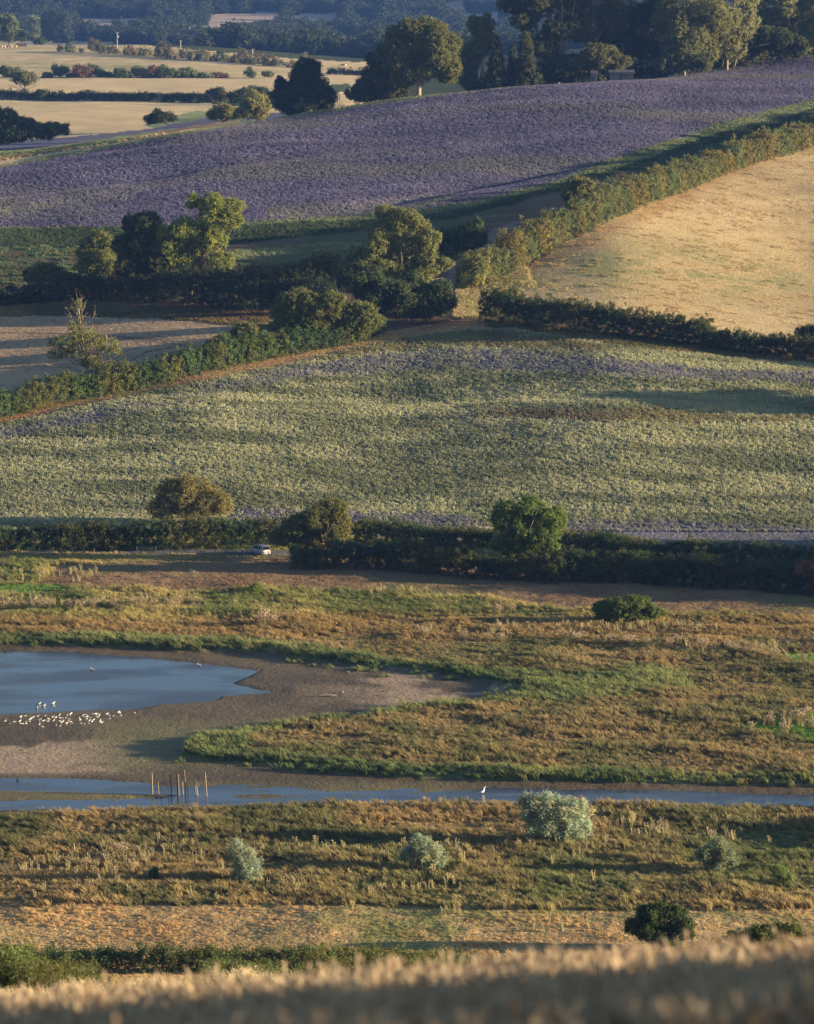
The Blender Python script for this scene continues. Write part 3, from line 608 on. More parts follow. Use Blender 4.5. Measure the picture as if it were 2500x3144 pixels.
def plant(name, base, blobs_uv, tint, label, cat='tree', group=None, Y=None, trunk=True, dens=1.5, ls=None, cover=1.5, bark='bark', trunk_w=None, bare=None, wind=None, aspect=.62, lo=.6, depth=.9, seed=None, rcf=.17, limb=True):
    """base (u,v) on the ground (or (u,None) with Y); blobs in layout units: (u,v,ru,rv)"""
    g = np.random.default_rng(seed if seed is not None else abs(hash((round(base[0]), name))) % 99991 if False else (int(base[0] * 7) + len(label) * 131) % 99991)
    B = onpt(base[0], Y) if Y else hit(*base); Y = B[1]; s = mpu(Y)
    ls = ls or max(.16, 1.4 * Y / 3614)
    bl = []
    for q in blobs_uv:
        c = at(q[0], q[1], Y + (q[4] if len(q) > 4 else 0)); r = np.array([q[2] * s, (q[2] + q[3]) / 2 * s * depth, q[3] * s]); bl.append((c - B, r))
    big_ = bl
    if name in ('tree', 'poplar', 'scrub', 'thicket', 'shrub', 'bush') and max(b[1][0] for b in bl) > 1.8:
        bl = []
        for c, r in big_:
            if r[0] < 1.5: bl.append((c, r)); continue
            bl.append((c, r * .74))
            for q in range(8):
                d = g.normal(0, 1, 3); d[2] = abs(d[2]) * .8 if q < 5 else d[2]; d /= np.linalg.norm(d); bl.append((c + d * r * g.uniform(.58, .82), r * g.uniform(.3, .5)))
    cen, rad, nrm = crown_clumps(bl, g, rcf=rcf, dens=dens, rmin=ls * 1.3, rmax=1.7, lo=lo)
    k = cen[:, 2] > -.2; cen, rad, nrm = cen[k], rad[k], nrm[k]
    npc = int(np.clip(cover * 3.14 * np.mean(rad) ** 2 / (ls * ls * aspect * .5), 6, 160))
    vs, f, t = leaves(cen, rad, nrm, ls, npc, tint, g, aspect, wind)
    root = thing(name, B, label, cat, group)
    link('crown', mesh_np('crown', vs, f, t, False, (M['leaf'],)), root)
    if trunk:
        mb = MB(); top = max(b[0][2] + b[1][2] for b in bl); tw = trunk_w or max(.12, top * .028)
        cc_ = np.mean([b[0] for b in big_], 0); fork = np.array([cc_[0] * .3, 0, max(.3, min(b[0][2] - b[1][2] * .4 for b in big_) * .8)])
        mb.tube([(0, 0, -.3), (fork * .5), fork], [tw * 1.25, tw, tw * .85], 8)
        lim = sorted(big_, key=lambda b: -b[1][0] * b[1][2])[:10] if limb else []
        for c, r in lim:
            for q in range(2):
                e = c + g.normal(0, .35, 3) * r + np.array([0, 0, r[2] * .3]); m = fork * .5 + e * .5 + g.normal(0, .08, 3) * np.linalg.norm(e - fork)
                mb.tube([fork, m, e], [tw * .55, tw * .32, tw * .07], 5)
                for _ in range(3):
                    e2 = m + (g.normal(0, .6, 3) + [0, 0, .3]) * r; mb.tube([m, m * .4 + e2 * .6 + g.normal(0, .1, 3), e2], [tw * .22, tw * .12, tw * .03], 4)
        for P, r0 in (bare or []):
            Q = [at(a, b, Y) - B + [0, g.normal(0, .15), 0] for a, b in P]; mb.tube(Q, list(np.linspace(r0, r0 * .3, len(Q))), 6)
            if r0 < .35:
                for a_, b_ in zip(Q[1:-1] or Q[:1], Q[2:] or Q[1:]):
                    for _ in range(5):
                        k_ = g.random(); p_ = a_ * (1 - k_) + b_ * k_; d_ = (b_ - a_) * g.uniform(.3, .7) + g.normal(0, .35, 3) * np.linalg.norm(b_ - a_); mb.tube([p_, p_ + d_ * .55 + [0, 0, .05], p_ + d_], [r0 * .22 + .012, r0 * .12 + .01, .01], 3)
        link('trunk', mb.mesh('trunk', (M[bark],), True), root)
    return root
def hedge(name, line, h, wd, tint, label, ls=None, cover=1.7, cat='hedge', bump=.35, Ys=None, seed=1, dens=1.5, wind=None, group=None, flowers=None):
    g = np.random.default_rng(seed)
    P = np.array([onpt(p[0], Ys[i]) if Ys else hit(*p) for i, p in enumerate(line)])
    seg = np.linalg.norm(np.diff(P[:, :2], axis=0), axis=1); L = seg.sum(); cum = np.concatenate([[0], np.cumsum(seg)])
    Ym = P[:, 1].mean(); ls = ls or max(.16, 1.45 * Ym / 3614)
    hh = np.interp; hs = h if isinstance(h, (list, tuple)) else [h] * len(line)
    rc = max(.45, ls * 1.4); per = 2 * np.mean(hs) + wd; n = int(dens * L * per / (3.14 * rc * rc))
    s = g.random(n) * L; x = np.interp(s, cum, P[:, 0]); y = np.interp(s, cum, P[:, 1]); H = np.interp(s, cum, hs)
    tx = np.interp(np.clip(s + 1, 0, L), cum, P[:, 0]) - np.interp(np.clip(s - 1, 0, L), cum, P[:, 0]); ty = np.interp(np.clip(s + 1, 0, L), cum, P[:, 1]) - np.interp(np.clip(s - 1, 0, L), cum, P[:, 1])
    tl = np.hypot(tx, ty) + 1e-9; nx, ny = -ty / tl, tx / tl
    H = H * (1 + bump * (fbm(s / 6, s * 0 + seed, 81, 3) - .5) * 2 + bump * .5 * (fbm(s / 1.6, s * 0, 83, 2) - .5)); H = H * .88; W = wd * (1 + bump * (fbm(s / 5, s * 0 + 7, 82, 2) - .5) * 1.6)
    th = g.uniform(-.15, math.pi + .15, n); k = 1 - .45 * g.random(n) ** 1.4
    k *= 1 + .25 * (fbm(s / 2.2, th * 1.8, 84, 2) - .5) + .28 * g.random(n) ** 7
    cth = np.cos(th); sth = np.sin(th); e = .55
    dx = np.sign(cth) * np.abs(cth) ** e * W / 2 * k; dz = np.maximum(.15, np.abs(sth) ** e * H * k)
    X = x + nx * dx; Yy = y + ny * dx; Z = ground(X, Yy, False) + dz
    cen = np.stack([X, Yy, Z], 1); nrm = np.stack([nx * cth, ny * cth, np.maximum(sth, 0) + .1], 1)
    npc = int(np.clip(cover * 3.14 * rc ** 2 / (ls * ls * .31), 5, 160))
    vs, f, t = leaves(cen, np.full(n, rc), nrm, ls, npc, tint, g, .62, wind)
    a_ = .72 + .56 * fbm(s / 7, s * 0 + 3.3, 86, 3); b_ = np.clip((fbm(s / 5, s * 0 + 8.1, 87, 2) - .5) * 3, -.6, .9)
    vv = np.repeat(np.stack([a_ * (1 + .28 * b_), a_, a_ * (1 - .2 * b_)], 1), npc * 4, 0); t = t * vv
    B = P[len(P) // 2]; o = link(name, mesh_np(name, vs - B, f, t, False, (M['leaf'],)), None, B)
    return props(o, label, cat, group)

DK = (.045, .065, .022); MG = (.07, .105, .03); OL = (.13, .14, .045); LG = (.12, .17, .045); SG = (.17, .19, .085); WL = (.30, .36, .24); BR = (.15, .12, .045)
exec_trees = True
# ---- hedges
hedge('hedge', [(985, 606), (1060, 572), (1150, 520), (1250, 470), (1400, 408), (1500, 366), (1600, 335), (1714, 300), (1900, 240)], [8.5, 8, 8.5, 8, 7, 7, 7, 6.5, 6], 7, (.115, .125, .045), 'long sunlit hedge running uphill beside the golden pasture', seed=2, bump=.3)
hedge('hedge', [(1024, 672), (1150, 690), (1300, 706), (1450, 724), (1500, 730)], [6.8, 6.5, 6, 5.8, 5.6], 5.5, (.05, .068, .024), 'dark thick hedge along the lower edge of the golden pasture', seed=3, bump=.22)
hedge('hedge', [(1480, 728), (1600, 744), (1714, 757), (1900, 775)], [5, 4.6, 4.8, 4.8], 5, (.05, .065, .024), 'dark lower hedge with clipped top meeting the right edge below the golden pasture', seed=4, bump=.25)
hedge('hedge', [(-120, 910), (0, 876), (100, 852), (220, 828), (350, 800), (480, 770), (560, 752)], [5.0, 5.6, 5.2, 5.8, 5.8, 5.6, 6], 5, (.085, .115, .036), 'leafy green hedge between the orange field track and the shaded stubble', seed=5, bump=.28)
hedge('hedge', [(540, 756), (640, 738), (740, 718), (800, 702)], [4.5, 5, 4.5, 4], 5, (.065, .10, .035), 'bushy green hedge end below the big sunlit scrub', seed=6, bump=.35)
hedge('thicket', [(-100, 640), (0, 640), (130, 630), (300, 630), (450, 640), (560, 655), (700, 655)], [4, 5, 5.5, 7, 8, 9, 9], 9, (.045, .055, .025), 'dark tangled thicket behind the shaded stubble field', seed=7, bump=.3, cat='thicket')
hedge('hedge', [(-120, 1160), (0, 1158), (200, 1156), (350, 1155), (480, 1153), (620, 1150)], [4.3, 4.2, 4.4, 4.6, 5.2, 5.2], 4.0, (.06, .08, .028), 'dark roadside hedge behind the silver car and the fences', seed=8, bump=.16)
hedge('hedge', [(700, 1142), (850, 1146), (1030, 1152), (1150, 1160), (1300, 1176), (1500, 1188), (1714, 1205), (1900, 1220)], [4.2, 3.8, 3.6, 3.8, 4.2, 4.0, 4.4, 4.4], 4.0, (.075, .095, .03), 'neat hedge along the foot of the pale flower field', seed=9, bump=.18)
hedge('thicket', [(612, 1194), (700, 1192), (800, 1194), (900, 1202), (1020, 1214), (1150, 1222), (1250, 1222)], [3.6, 4.6, 4.8, 4.8, 4.8, 5, 4.6], 6.5, (.055, .07, .028), 'bramble thicket in front of the two roadside trees', seed=10, bump=.4, cat='thicket')
hedge('hedge', [(1230, 1222), (1350, 1224), (1500, 1234), (1620, 1242), (1714, 1250), (1900, 1262)], [4.6, 5, 4.8, 4.8, 5, 5], 6, (.055, .07, .026), 'overgrown dark hedge above the shaded brown meadow', seed=11, bump=.3)
hedge('hedge', [(-100, 2052), (60, 2050), (200, 2050), (400, 2049), (650, 2046), (850, 2040), (1000, 2030)], [2.6, 2.7, 2.7, 2.8, 2.7, 2.2, 1.4], 3.2, (.06, .09, .028), 'dark green hedge with sunlit top just beyond the wheat', seed=12, bump=.12, ls=.2, cover=1.5, Ys=[338]*7)
hedge('hedge', [(-120, 206), (0, 207), (150, 210), (300, 213), (440, 216)], [4, 4, 4, 4, 4], 5, (.045, .055, .025), 'thin dark hedge dividing two pale stubble fields', seed=13, bump=.25)
hedge('hedge', [(690, 156), (740, 158), (900, 160)], 3.2, 4, (.05, .06, .025), 'short dark hedge below the grazing cattle', seed=14, bump=.2)

# ---- trees and bushes, far to near
T = plant
T('tree', (20, 90), [(12, 55, 26, 26), (-12, 62, 24, 26), (38, 76, 14, 14), (20, 75, 20, 14)], (.10, .13, .06), 'round pale green tree at the top of the golden hill', Y=2410)
T('tree', (72, 88), [(72, 50, 16, 17), (72, 66, 20, 16)], (.14, .17, .07), 'light green pointed tree beside the tall dark conifer screen')
T('conifer_screen', (118, 90), [(100, 50, 15, 26), (118, 48, 16, 26), (136, 52, 14, 28), (104, 70, 17, 18), (122, 72, 18, 18), (140, 74, 13, 18), (118, 60, 26, 26)], (.035, .05, .03), 'tall flat-topped dark conifer screen on the golden hill', 'tree', dens=2.2)
T('shrub', (48, 90), [(48, 76, 8, 12)], (.04, .06, .03), 'small dark upright yew beside the pale trees', 'shrub', trunk=False, Y=2400)
T('hedge', (82, 90), [(76, 86, 8, 6), (88, 86, 8, 6)], (.05, .075, .03), 'clipped box hedge under the pointed light tree', 'hedge', trunk=False, Y=2390)
fl = [(130, 100, 8, 9), (148, 102, 9, 9), (170, 104, 4, 4), (202, 97, 9, 10), (212, 102, 9, 9), (224, 104, 9, 9), (240, 108, 8, 8), (255, 112, 8, 6), (270, 112, 9, 8), (284, 118, 8, 7), (298, 108, 10, 10), (312, 116, 10, 8), (345, 104, 14, 14), (330, 112, 9, 8), (362, 118, 10, 8),
      (388, 112, 13, 12), (408, 120, 10, 9), (428, 118, 12, 11), (448, 124, 10, 8), (468, 124, 12, 11), (488, 128, 10, 8), (505, 124, 12, 11), (525, 130, 12, 9), (548, 122, 14, 12), (566, 130, 12, 9), (590, 136, 12, 8), (615, 134, 14, 10), (636, 122, 6, 7), (652, 124, 5, 6)]
desc = ['small thorn tree', 'low thorn bush', 'rounded hawthorn', 'leaning thorn tree']
for i, (a, b, ru, rv) in enumerate(fl):
    q_ = .75 + .65 * ((i * 0.618) % 1); a += 7 * (((i * .37) % 1) - .5); b -= rv * (q_ - 1) * .9; ru *= q_; rv *= q_
    kt = [(.10, .09, .05), (.075, .09, .04), (.13, .11, .06)][i % 3]
    T('hawthorn', (a, 100), [(a, b, ru * 1.2, rv * 1.15), (a + ru * .4, b + rv * .3, ru * .8, rv * .8)], kt, 'small hawthorn in the gappy row along the crest of the golden hill', 'tree', 'hawthorns along the hill crest', Y=2300 - i * 6 + (i % 2) * 12, dens=1.2, cover=1.2, limb=False)
fl = [(105, 158, 12, 9), (128, 150, 15, 12), (150, 160, 12, 7), (175, 152, 14, 12), (198, 149, 16, 13), (222, 158, 20, 9), (258, 157, 14, 9), (292, 150, 18, 14), (322, 156, 14, 10), (348, 152, 15, 11), (378, 156, 18, 10), (398, 156, 14, 9), (430, 160, 16, 6), (460, 158, 20, 8), (530, 154, 9, 9), (562, 156, 12, 6), (10, 155, 10, 10), (30, 152, 12, 12), (-20, 155, 14, 12)]
for i, (a, b, ru, rv) in enumerate(fl):
    q_ = .75 + .65 * ((i * 0.618) % 1); a += 7 * (((i * .37) % 1) - .5); b -= rv * (q_ - 1) * .9; ru *= q_; rv *= q_
    kt = [(.10, .12, .05), (.07, .10, .035), (.13, .15, .07), (.14, .09, .06), (.08, .11, .04)][i % 5]
    T('shrub', (a, 165), [(a - ru * .3, b, ru * .8, rv), (a + ru * .5, b + rv * .2, ru * .7, rv * .8)], kt, 'bushy shrub in the hedgerow between the golden hill and the stubble', 'shrub', 'shrubs of the mid distance hedgerow', Y=1975 + (i % 3) * 4, trunk=False, dens=1.4, limb=False)
T('tree', (52, 206), [(50, 160, 24, 18), (40, 170, 16, 10), (64, 168, 16, 12)], (.12, .13, .055), 'half bare tree with dead lower branches at the stubble edge', cover=1.0, dens=1.1, bark='barkpale', bare=[([(52, 206), (50, 190), (40, 178), (28, 172)], .35), ([(52, 200), (38, 186), (22, 178)], .25), ([(53, 200), (60, 188), (74, 180), (82, 176)], .25), ([(54, 198), (56, 180), (60, 165)], .3)], limb=True)
T('shrub', (84, 206), [(84, 199, 13, 9)], DK, 'low dark shrub beside the half bare tree', 'shrub', trunk=False, Y=1745)
T('shrub', (458, 217), [(458, 197, 24, 16), (440, 203, 14, 10)], (.07, .08, .035), 'dark rounded shrub at the end of the thin hedge', 'shrub', Y=1690, trunk=False)
T('shrub', (500, 217), [(496, 203, 18, 14), (514, 200, 16, 14)], (.055, .07, .03), 'dark bush behind the pale round bushes', 'shrub', Y=1680, trunk=False)
T('shrub', (550, 217), [(545, 196, 22, 16), (560, 205, 18, 14)], (.05, .065, .028), 'dark olive bush beside the big dark conifer', 'shrub', Y=1660, trunk=False)
T('shrub', (475, 252), [(475, 238, 30, 16), (452, 242, 20, 12), (498, 242, 20, 12)], (.17, .17, .06), 'low pale green bush at the corner of the stubble', 'shrub', Y=1330, trunk=False)
T('shrub', (535, 250), [(532, 218, 32, 27), (518, 232, 24, 20), (552, 232, 20, 18)], (.20, .20, .07), 'round sunlit yellow-green bush beside the dark conifer', 'shrub', Y=1320, trunk=False)
T('shrub', (335, 262), [(345, 246, 26, 14), (318, 252, 16, 11), (330, 240, 14, 9)], (.055, .07, .03), 'dark squat bush on the stubble margin', 'shrub', Y=1380, trunk=False)
T('thicket', (50, 300), [(0, 258, 40, 34), (40, 268, 36, 30), (75, 276, 34, 24), (110, 274, 24, 18), (135, 272, 14, 14), (20, 285, 60, 20), (-40, 262, 40, 36)], (.075, .10, .035), 'dense green tree clump at the left below the stubble', 'thicket', Y=1235, trunk=False)
T('conifer', (640, 240), [(642, 160, 30, 34), (640, 190, 46, 36), (610, 205, 36, 34), (676, 205, 28, 34), (640, 215, 66, 30), (590, 180, 10, 18), (655, 140, 18, 16)], (.03, .045, .022), 'broad dark conifer standing before the stubble', 'tree', Y=1185, dens=2.2, cover=1.8)
T('tree', (880, 206), [(880, 90, 70, 50), (840, 120, 50, 45), (920, 115, 52, 50), (880, 145, 70, 40), (860, 75, 40, 34), (915, 80, 36, 36), (945, 150, 30, 36)], (.11, .12, .04), 'large spreading broadleaf tree with pale trunk on the field crest', Y=1178, trunk_w=.8, bark='barkpale')
T('tree', (770, 218), [(770, 190, 36, 30), (800, 165, 34, 34), (760, 200, 30, 22), (795, 128, 24, 22), (820, 195, 40, 26)], (.065, .075, .03), 'dark lower tree leaning out at the left of the big crest tree', Y=1186)
T('poplar', (1010, 195), [(1012, 55, 28, 28), (1015, 90, 30, 36), (995, 120, 26, 40), (985, 165, 26, 30)], (.13, .14, .05), 'tall light green tree rising behind the dark spruces', 'tree', Y=1225)
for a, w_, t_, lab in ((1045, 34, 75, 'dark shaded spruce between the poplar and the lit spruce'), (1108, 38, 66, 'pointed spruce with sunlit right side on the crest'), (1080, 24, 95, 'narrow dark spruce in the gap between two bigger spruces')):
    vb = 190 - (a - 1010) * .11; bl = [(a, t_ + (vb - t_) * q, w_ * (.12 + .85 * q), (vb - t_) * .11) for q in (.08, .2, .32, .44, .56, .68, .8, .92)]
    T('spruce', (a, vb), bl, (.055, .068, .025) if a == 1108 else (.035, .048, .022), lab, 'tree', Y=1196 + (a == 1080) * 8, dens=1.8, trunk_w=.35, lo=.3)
# the tall wood on the crest at the right
W = [((1180, 175), [(1120, 5, 60, 36), (1170, -30, 70, 50), (1100, 40, 36, 30), (1190, 60, 44, 34), (1150, 100, 40, 40), (1180, 140, 50, 34)], (.065, .08, .032), 'dark poplar with arching bare lower limbs at the left end of the crest wood', [([(1190, 150), (1180, 100), (1160, 60), (1130, 30)], .5), ([(1185, 110), (1200, 70), (1215, 30)], .4)]),
     ((1250, 170), [(1260, -10, 60, 50), (1240, 50, 44, 44), (1290, 40, 40, 50), (1210, 10, 40, 40)], (.11, .12, .045), 'tall loose poplar with glinting bark in the crest wood', [([(1245, 165), (1250, 110), (1265, 60), (1240, 10)], .5), ([(1250, 110), (1232, 70), (1220, 30)], .35)]),
     ((1350, 160), [(1350, -20, 70, 60), (1330, 60, 60, 50), (1380, 50, 50, 60), (1300, 100, 50, 40), (1360, 115, 60, 34)], (.07, .08, .035), 'broad dark tree in the middle of the crest wood', []),
     ((1440, 150), [(1440, -10, 60, 60), (1420, 60, 52, 54), (1480, 50, 50, 60), (1450, 105, 60, 34)], (.14, .15, .06), 'grey-green poplar with pale stem in the crest wood', [([(1450, 150), (1448, 100), (1440, 50), (1420, 0)], .45)]),
     ((1530, 145), [(1540, 0, 60, 56), (1510, 50, 46, 50), (1560, 50, 46, 50), (1530, 95, 46, 36)], (.19, .20, .095), 'silvery sunlit poplar standing at the front of the crest wood', [([(1520, 140), (1530, 100), (1540, 40)], .4), ([(1545, 140), (1560, 90), (1556, 40)], .4)]),
     ((1640, 130), [(1620, 0, 60, 50), (1660, 10, 50, 56), (1640, 60, 50, 46), (1690, 50, 40, 50), (1600, 40, 30, 40)], (.20, .21, .10), 'pale windblown poplar near the right end of the crest wood', [([(1700, 105), (1690, 60), (1670, 20)], .35)]),
     ((1730, 110), [(1730, 10, 50, 60), (1720, 70, 44, 40), (1790, 20, 60, 70), (1820, 60, 60, 60)], (.15, .18, .07), 'light green tree cut by the right edge in the crest wood', [])]
for k, (b, bl, t_, lab, bare) in enumerate(W):
    T('poplar', b, bl, t_, lab, 'tree', Y=1222 + (k % 3) * 9 + (b[0] > 1600) * 25, bark='barkpale', bare=bare, trunk_w=.5, dens=1.3, cover=1.35, limb=True)
T('shrub', (1265, 160), [(1255, 125, 46, 30), (1290, 130, 34, 24), (1225, 140, 34, 24)], (.10, .105, .045), 'rounded olive shrub under the crest wood above the sheds', 'shrub', Y=1200, trunk=False)
T('shrub', (1615, 120), [(1590, 90, 40, 34), (1640, 85, 46, 34), (1670, 100, 30, 22), (1560, 115, 24, 24)], (.05, .062, .028), 'dark spreading shrub under the pale poplars', 'shrub', Y=1236, trunk=False)
T('shrub', (1190, 168), [(1180, 150, 40, 26), (1150, 155, 24, 24)], (.045, .055, .026), 'dark low shrub between the spruces and the sheds', 'shrub', Y=1200, trunk=False)
T('shrub', (1400, 140), [(1400, 135, 30, 22), (1440, 130, 30, 22), (1480, 128, 26, 22)], (.10, .11, .05), 'low shrubs mixed with pale stems below the crest wood', 'shrub', Y=1212, trunk=False, cover=1.0)
# middle distance
T('tree', (400, 620), [(440, 432, 34, 26), (480, 440, 28, 26), (495, 466, 20, 22), (408, 425, 18, 18), (455, 470, 40, 30), (400, 490, 40, 38), (440, 510, 36, 34), (350, 520, 38, 32), (380, 550, 46, 28), (450, 560, 44, 24), (475, 552, 20, 22), (340, 490, 20, 22)], (.17, .20, .05), 'leaning sunlit maple with thick slanting trunk above the dark thicket', cover=1.1, dens=1.2, trunk_w=.45, bare=[([(408, 580), (418, 555), (432, 530), (440, 508)], .8), ([(385, 580), (380, 555), (375, 530)], .5), ([(440, 508), (450, 475), (462, 450)], .4)], limb=True)
T('tree', (300, 625), [(300, 480, 42, 32), (290, 520, 46, 40), (280, 560, 44, 40), (330, 560, 40, 40), (310, 460, 26, 18)], (.06, .075, .028), 'dark rounded tree left of the leaning maple', trunk=True)
T('tree', (200, 618), [(205, 512, 34, 26), (200, 540, 42, 30), (225, 560, 34, 28), (180, 560, 32, 24)], (.14, .16, .055), 'soft light green sallow tree rising from the thicket', cover=1.2)
T('shrub', (92, 622), [(92, 574, 36, 20), (70, 582, 26, 18), (118, 580, 22, 18)], (.14, .145, .05), 'small pale round bush at the left end of the thicket', 'shrub', trunk=False)
T('shrub', (680, 640), [(680, 560, 36, 32), (650, 575, 30, 26), (706, 580, 24, 26), (620, 570, 40, 20), (560, 575, 50, 18)], (.13, .12, .045), 'olive-brown bushy shrub between the maple and the forked tree', 'shrub', trunk=False)
T('tree', (862, 640), [(830, 458, 44, 24), (858, 480, 46, 34), (815, 490, 44, 36), (900, 510, 30, 34), (870, 520, 48, 28), (790, 530, 50, 34), (765, 545, 42, 34), (740, 570, 40, 28), (800, 580, 60, 32), (880, 580, 50, 30), (900, 550, 30, 24), (830, 560, 60, 26), (935, 556, 22, 14)], (.155, .17, .062), 'tall olive tree with a pale forked trunk near the field gap', cover=1.15, dens=1.2, bark='barkpale', bare=[([(866, 590), (862, 560), (859, 535), (852, 510)], .3), ([(866, 590), (874, 565), (880, 545)], .25), ([(890, 600), (925, 575), (950, 556)], .2)], trunk_w=.4)
T('thicket', (840, 684), [(800, 610, 60, 44), (860, 620, 52, 44), (760, 590, 50, 40), (900, 640, 40, 36), (840, 650, 60, 30), (925, 620, 26, 34)], (.065, .09, .04), 'dense green understorey below the forked olive tree', 'thicket', trunk=False)
T('shrub', (930, 674), [(925, 640, 34, 32), (900, 650, 30, 28)], (.045, .06, .026), 'dark bush at the left side of the yellow grass gap', 'shrub', trunk=False)
T('scrub', (690, 722), [(640, 640, 60, 38), (690, 655, 60, 40), (740, 670, 50, 40), (620, 670, 50, 34), (660, 690, 90, 26), (770, 680, 34, 28)], (.12, .135, .042), 'large sunlit hawthorn scrub above the green hedge end', 'shrub', trunk=False)
T('shrub', (560, 735), [(525, 700, 30, 22), (500, 712, 26, 20), (545, 720, 30, 20)], (.13, .14, .05), 'pale bushy shrub beside the hawthorn scrub', 'shrub', trunk=False)
T('shrub', (475, 745), [(470, 722, 28, 20), (450, 730, 20, 16)], (.10, .13, .045), 'small leafy shrub rising out of the green hedge', 'shrub', trunk=False)
T('tree', (185, 800), [(140, 722, 44, 24), (180, 730, 54, 30), (228, 728, 36, 26), (125, 745, 26, 16), (190, 762, 30, 14), (175, 702, 26, 20), (160, 690, 16, 20), (163, 645, 12, 14), (240, 735, 20, 14)], (.14, .15, .05), 'half dead tree with bare upright crown twigs above the green hedge', cover=.7, dens=.6, bark='barkpale', trunk_w=.3, seed=5,
  bare=[([(190, 798), (180, 770), (176, 735), (172, 705), (168, 670), (164, 632)], .3), ([(190, 800), (195, 775), (210, 764), (235, 758)], .28), ([(186, 800), (170, 782), (150, 775), (110, 772)], .25), ([(172, 705), (180, 685), (196, 668), (200, 655)], .1), ([(172, 700), (158, 684), (148, 665), (142, 650)], .12), ([(168, 670), (158, 655), (150, 640)], .09), ([(168, 668), (176, 650), (180, 636)], .08), ([(176, 735), (158, 712), (145, 700), (140, 680)], .14), ([(225, 722), (224, 705), (220, 692)], .09), ([(224, 706), (232, 700), (236, 690)], .07), ([(222, 735), (224, 720), (224, 705)], .1), ([(166, 652), (170, 640), (172, 628)], .06), ([(150, 668), (146, 655), (150, 645)], .06)])
T('shrub', (1225, 470), [(1226, 395, 34, 24), (1205, 412, 26, 20), (1248, 415, 26, 22)], (.13, .13, .05), 'round taller bush standing out of the uphill hedge', 'shrub', trunk=False)
T('conifer_clump', (970, 540), [(1006, 478, 12, 22), (990, 485, 12, 20), (972, 492, 12, 20), (950, 498, 13, 20), (930, 505, 14, 24), (1010, 500, 18, 20), (985, 510, 26, 20), (950, 520, 24, 22)], (.06, .085, .028), 'clump of small dark pointed conifers by the grey path', 'shrub', trunk=False)
T('shrub', (1010, 605), [(1002, 590, 24, 13), (985, 600, 18, 12)], (.26, .25, .08), 'low yellow-green bush in the sunny field gap', 'shrub', trunk=False)
T('shrub', (1700, 740), [(1700, 702, 24, 16), (1725, 700, 30, 18)], (.05, .06, .024), 'darker hump of bush at the right end of the dark hedge', 'shrub', trunk=False)
T('shrub', (1720, 285), [(1705, 262, 22, 18), (1730, 258, 26, 20)], (.10, .11, .045), 'taller bush at the top end of the uphill hedge', 'shrub', Y=1072, trunk=False)
T('tree', (398, 1102), [(370, 1045, 46, 36), (400, 1030, 46, 34), (440, 1050, 44, 34), (345, 1070, 34, 30), (400, 1075, 60, 24), (465, 1068, 26, 26)], (.17, .155, .06), 'wide bronze-leaved tree with several pale stems behind the roadside hedge', Y=622, cover=1.0, dens=1.15, bark='barkpale', bare=[([(398, 1106), (404, 1085), (415, 1062), (425, 1040)], .12), ([(400, 1106), (390, 1085), (380, 1062)], .12), ([(402, 1106), (420, 1090), (440, 1070)], .1)])
T('tree', (690, 1180), [(685, 1086, 54, 36), (670, 1105, 58, 36), (705, 1115, 44, 30), (632, 1122, 46, 28), (600, 1134, 34, 22), (650, 1140, 50, 20), (720, 1108, 24, 30)], (.12, .125, .04), 'dome shaped tree with drooping left branches over the silver car', Y=588, bark='barkpale', cover=1.4, dens=1.4, trunk_w=.3, bare=[([(690, 1180), (672, 1150), (690, 1142), (718, 1138)], .18), ([(672, 1150), (650, 1142), (630, 1128)], .12)])
T('tree', (1108, 1210), [(1100, 1080, 52, 38), (1070, 1100, 42, 38), (1145, 1100, 44, 38), (1110, 1130, 70, 34), (1080, 1150, 46, 24), (1140, 1150, 46, 24), (1110, 1165, 50, 16)], (.11, .155, .038), 'upright fresh green sycamore standing in the bramble thicket', Y=576)
T('shrub', (1690, 1245), [(1700, 1200, 24, 20), (1725, 1215, 26, 30)], (.20, .11, .06), 'reddish brown shrub at the right end of the overgrown hedge', 'shrub', Y=556, trunk=False)
T('shrub', (540, 1254), [(540, 1240, 15, 13), (532, 1246, 12, 9), (550, 1247, 11, 8)], (.12, .17, .035), 'small bright green bush alone in the marsh below the car', 'shrub', trunk=False)
T('bush', (1318, 1312), [(1320, 1280, 58, 28), (1285, 1286, 36, 26), (1360, 1290, 36, 22), (1320, 1297, 78, 17)], (.085, .12, .03), 'broad domed dark green bush on the marsh edge', 'shrub', trunk=False, ls=.22, dens=1.8)
# marsh willows
WD = (-.9, .1, .25)
T('willow', (1190, 1775), [(1150, 1702, 52, 30), (1195, 1715, 44, 34), (1215, 1740, 28, 30), (1150, 1730, 50, 30), (1185, 1748, 46, 26), (1120, 1690, 28, 16)], (.27, .32, .24), 'largest silvery willow bush bent by the wind beside the channel', 'shrub', wind=WD, aspect=.26, ls=.34, cover=2.2, trunk_w=.12, rcf=.11)
T('willow', (888, 1835), [(880, 1776, 24, 20), (895, 1795, 40, 24), (870, 1800, 26, 22), (900, 1812, 34, 16)], (.225, .275, .20), 'round silvery willow bush in the middle of the near marsh', 'shrub', wind=WD, aspect=.26, ls=.3, rcf=.13, cover=2.0, trunk_w=.1)
T('willow', (512, 1858), [(500, 1786, 16, 22), (510, 1808, 26, 24), (526, 1826, 26, 22), (512, 1842, 28, 14)], (.225, .275, .205), 'slim silvery willow bush nearest the left side of the marsh', 'shrub', wind=WD, aspect=.26, ls=.3, rcf=.14, cover=1.7, trunk_w=.1)
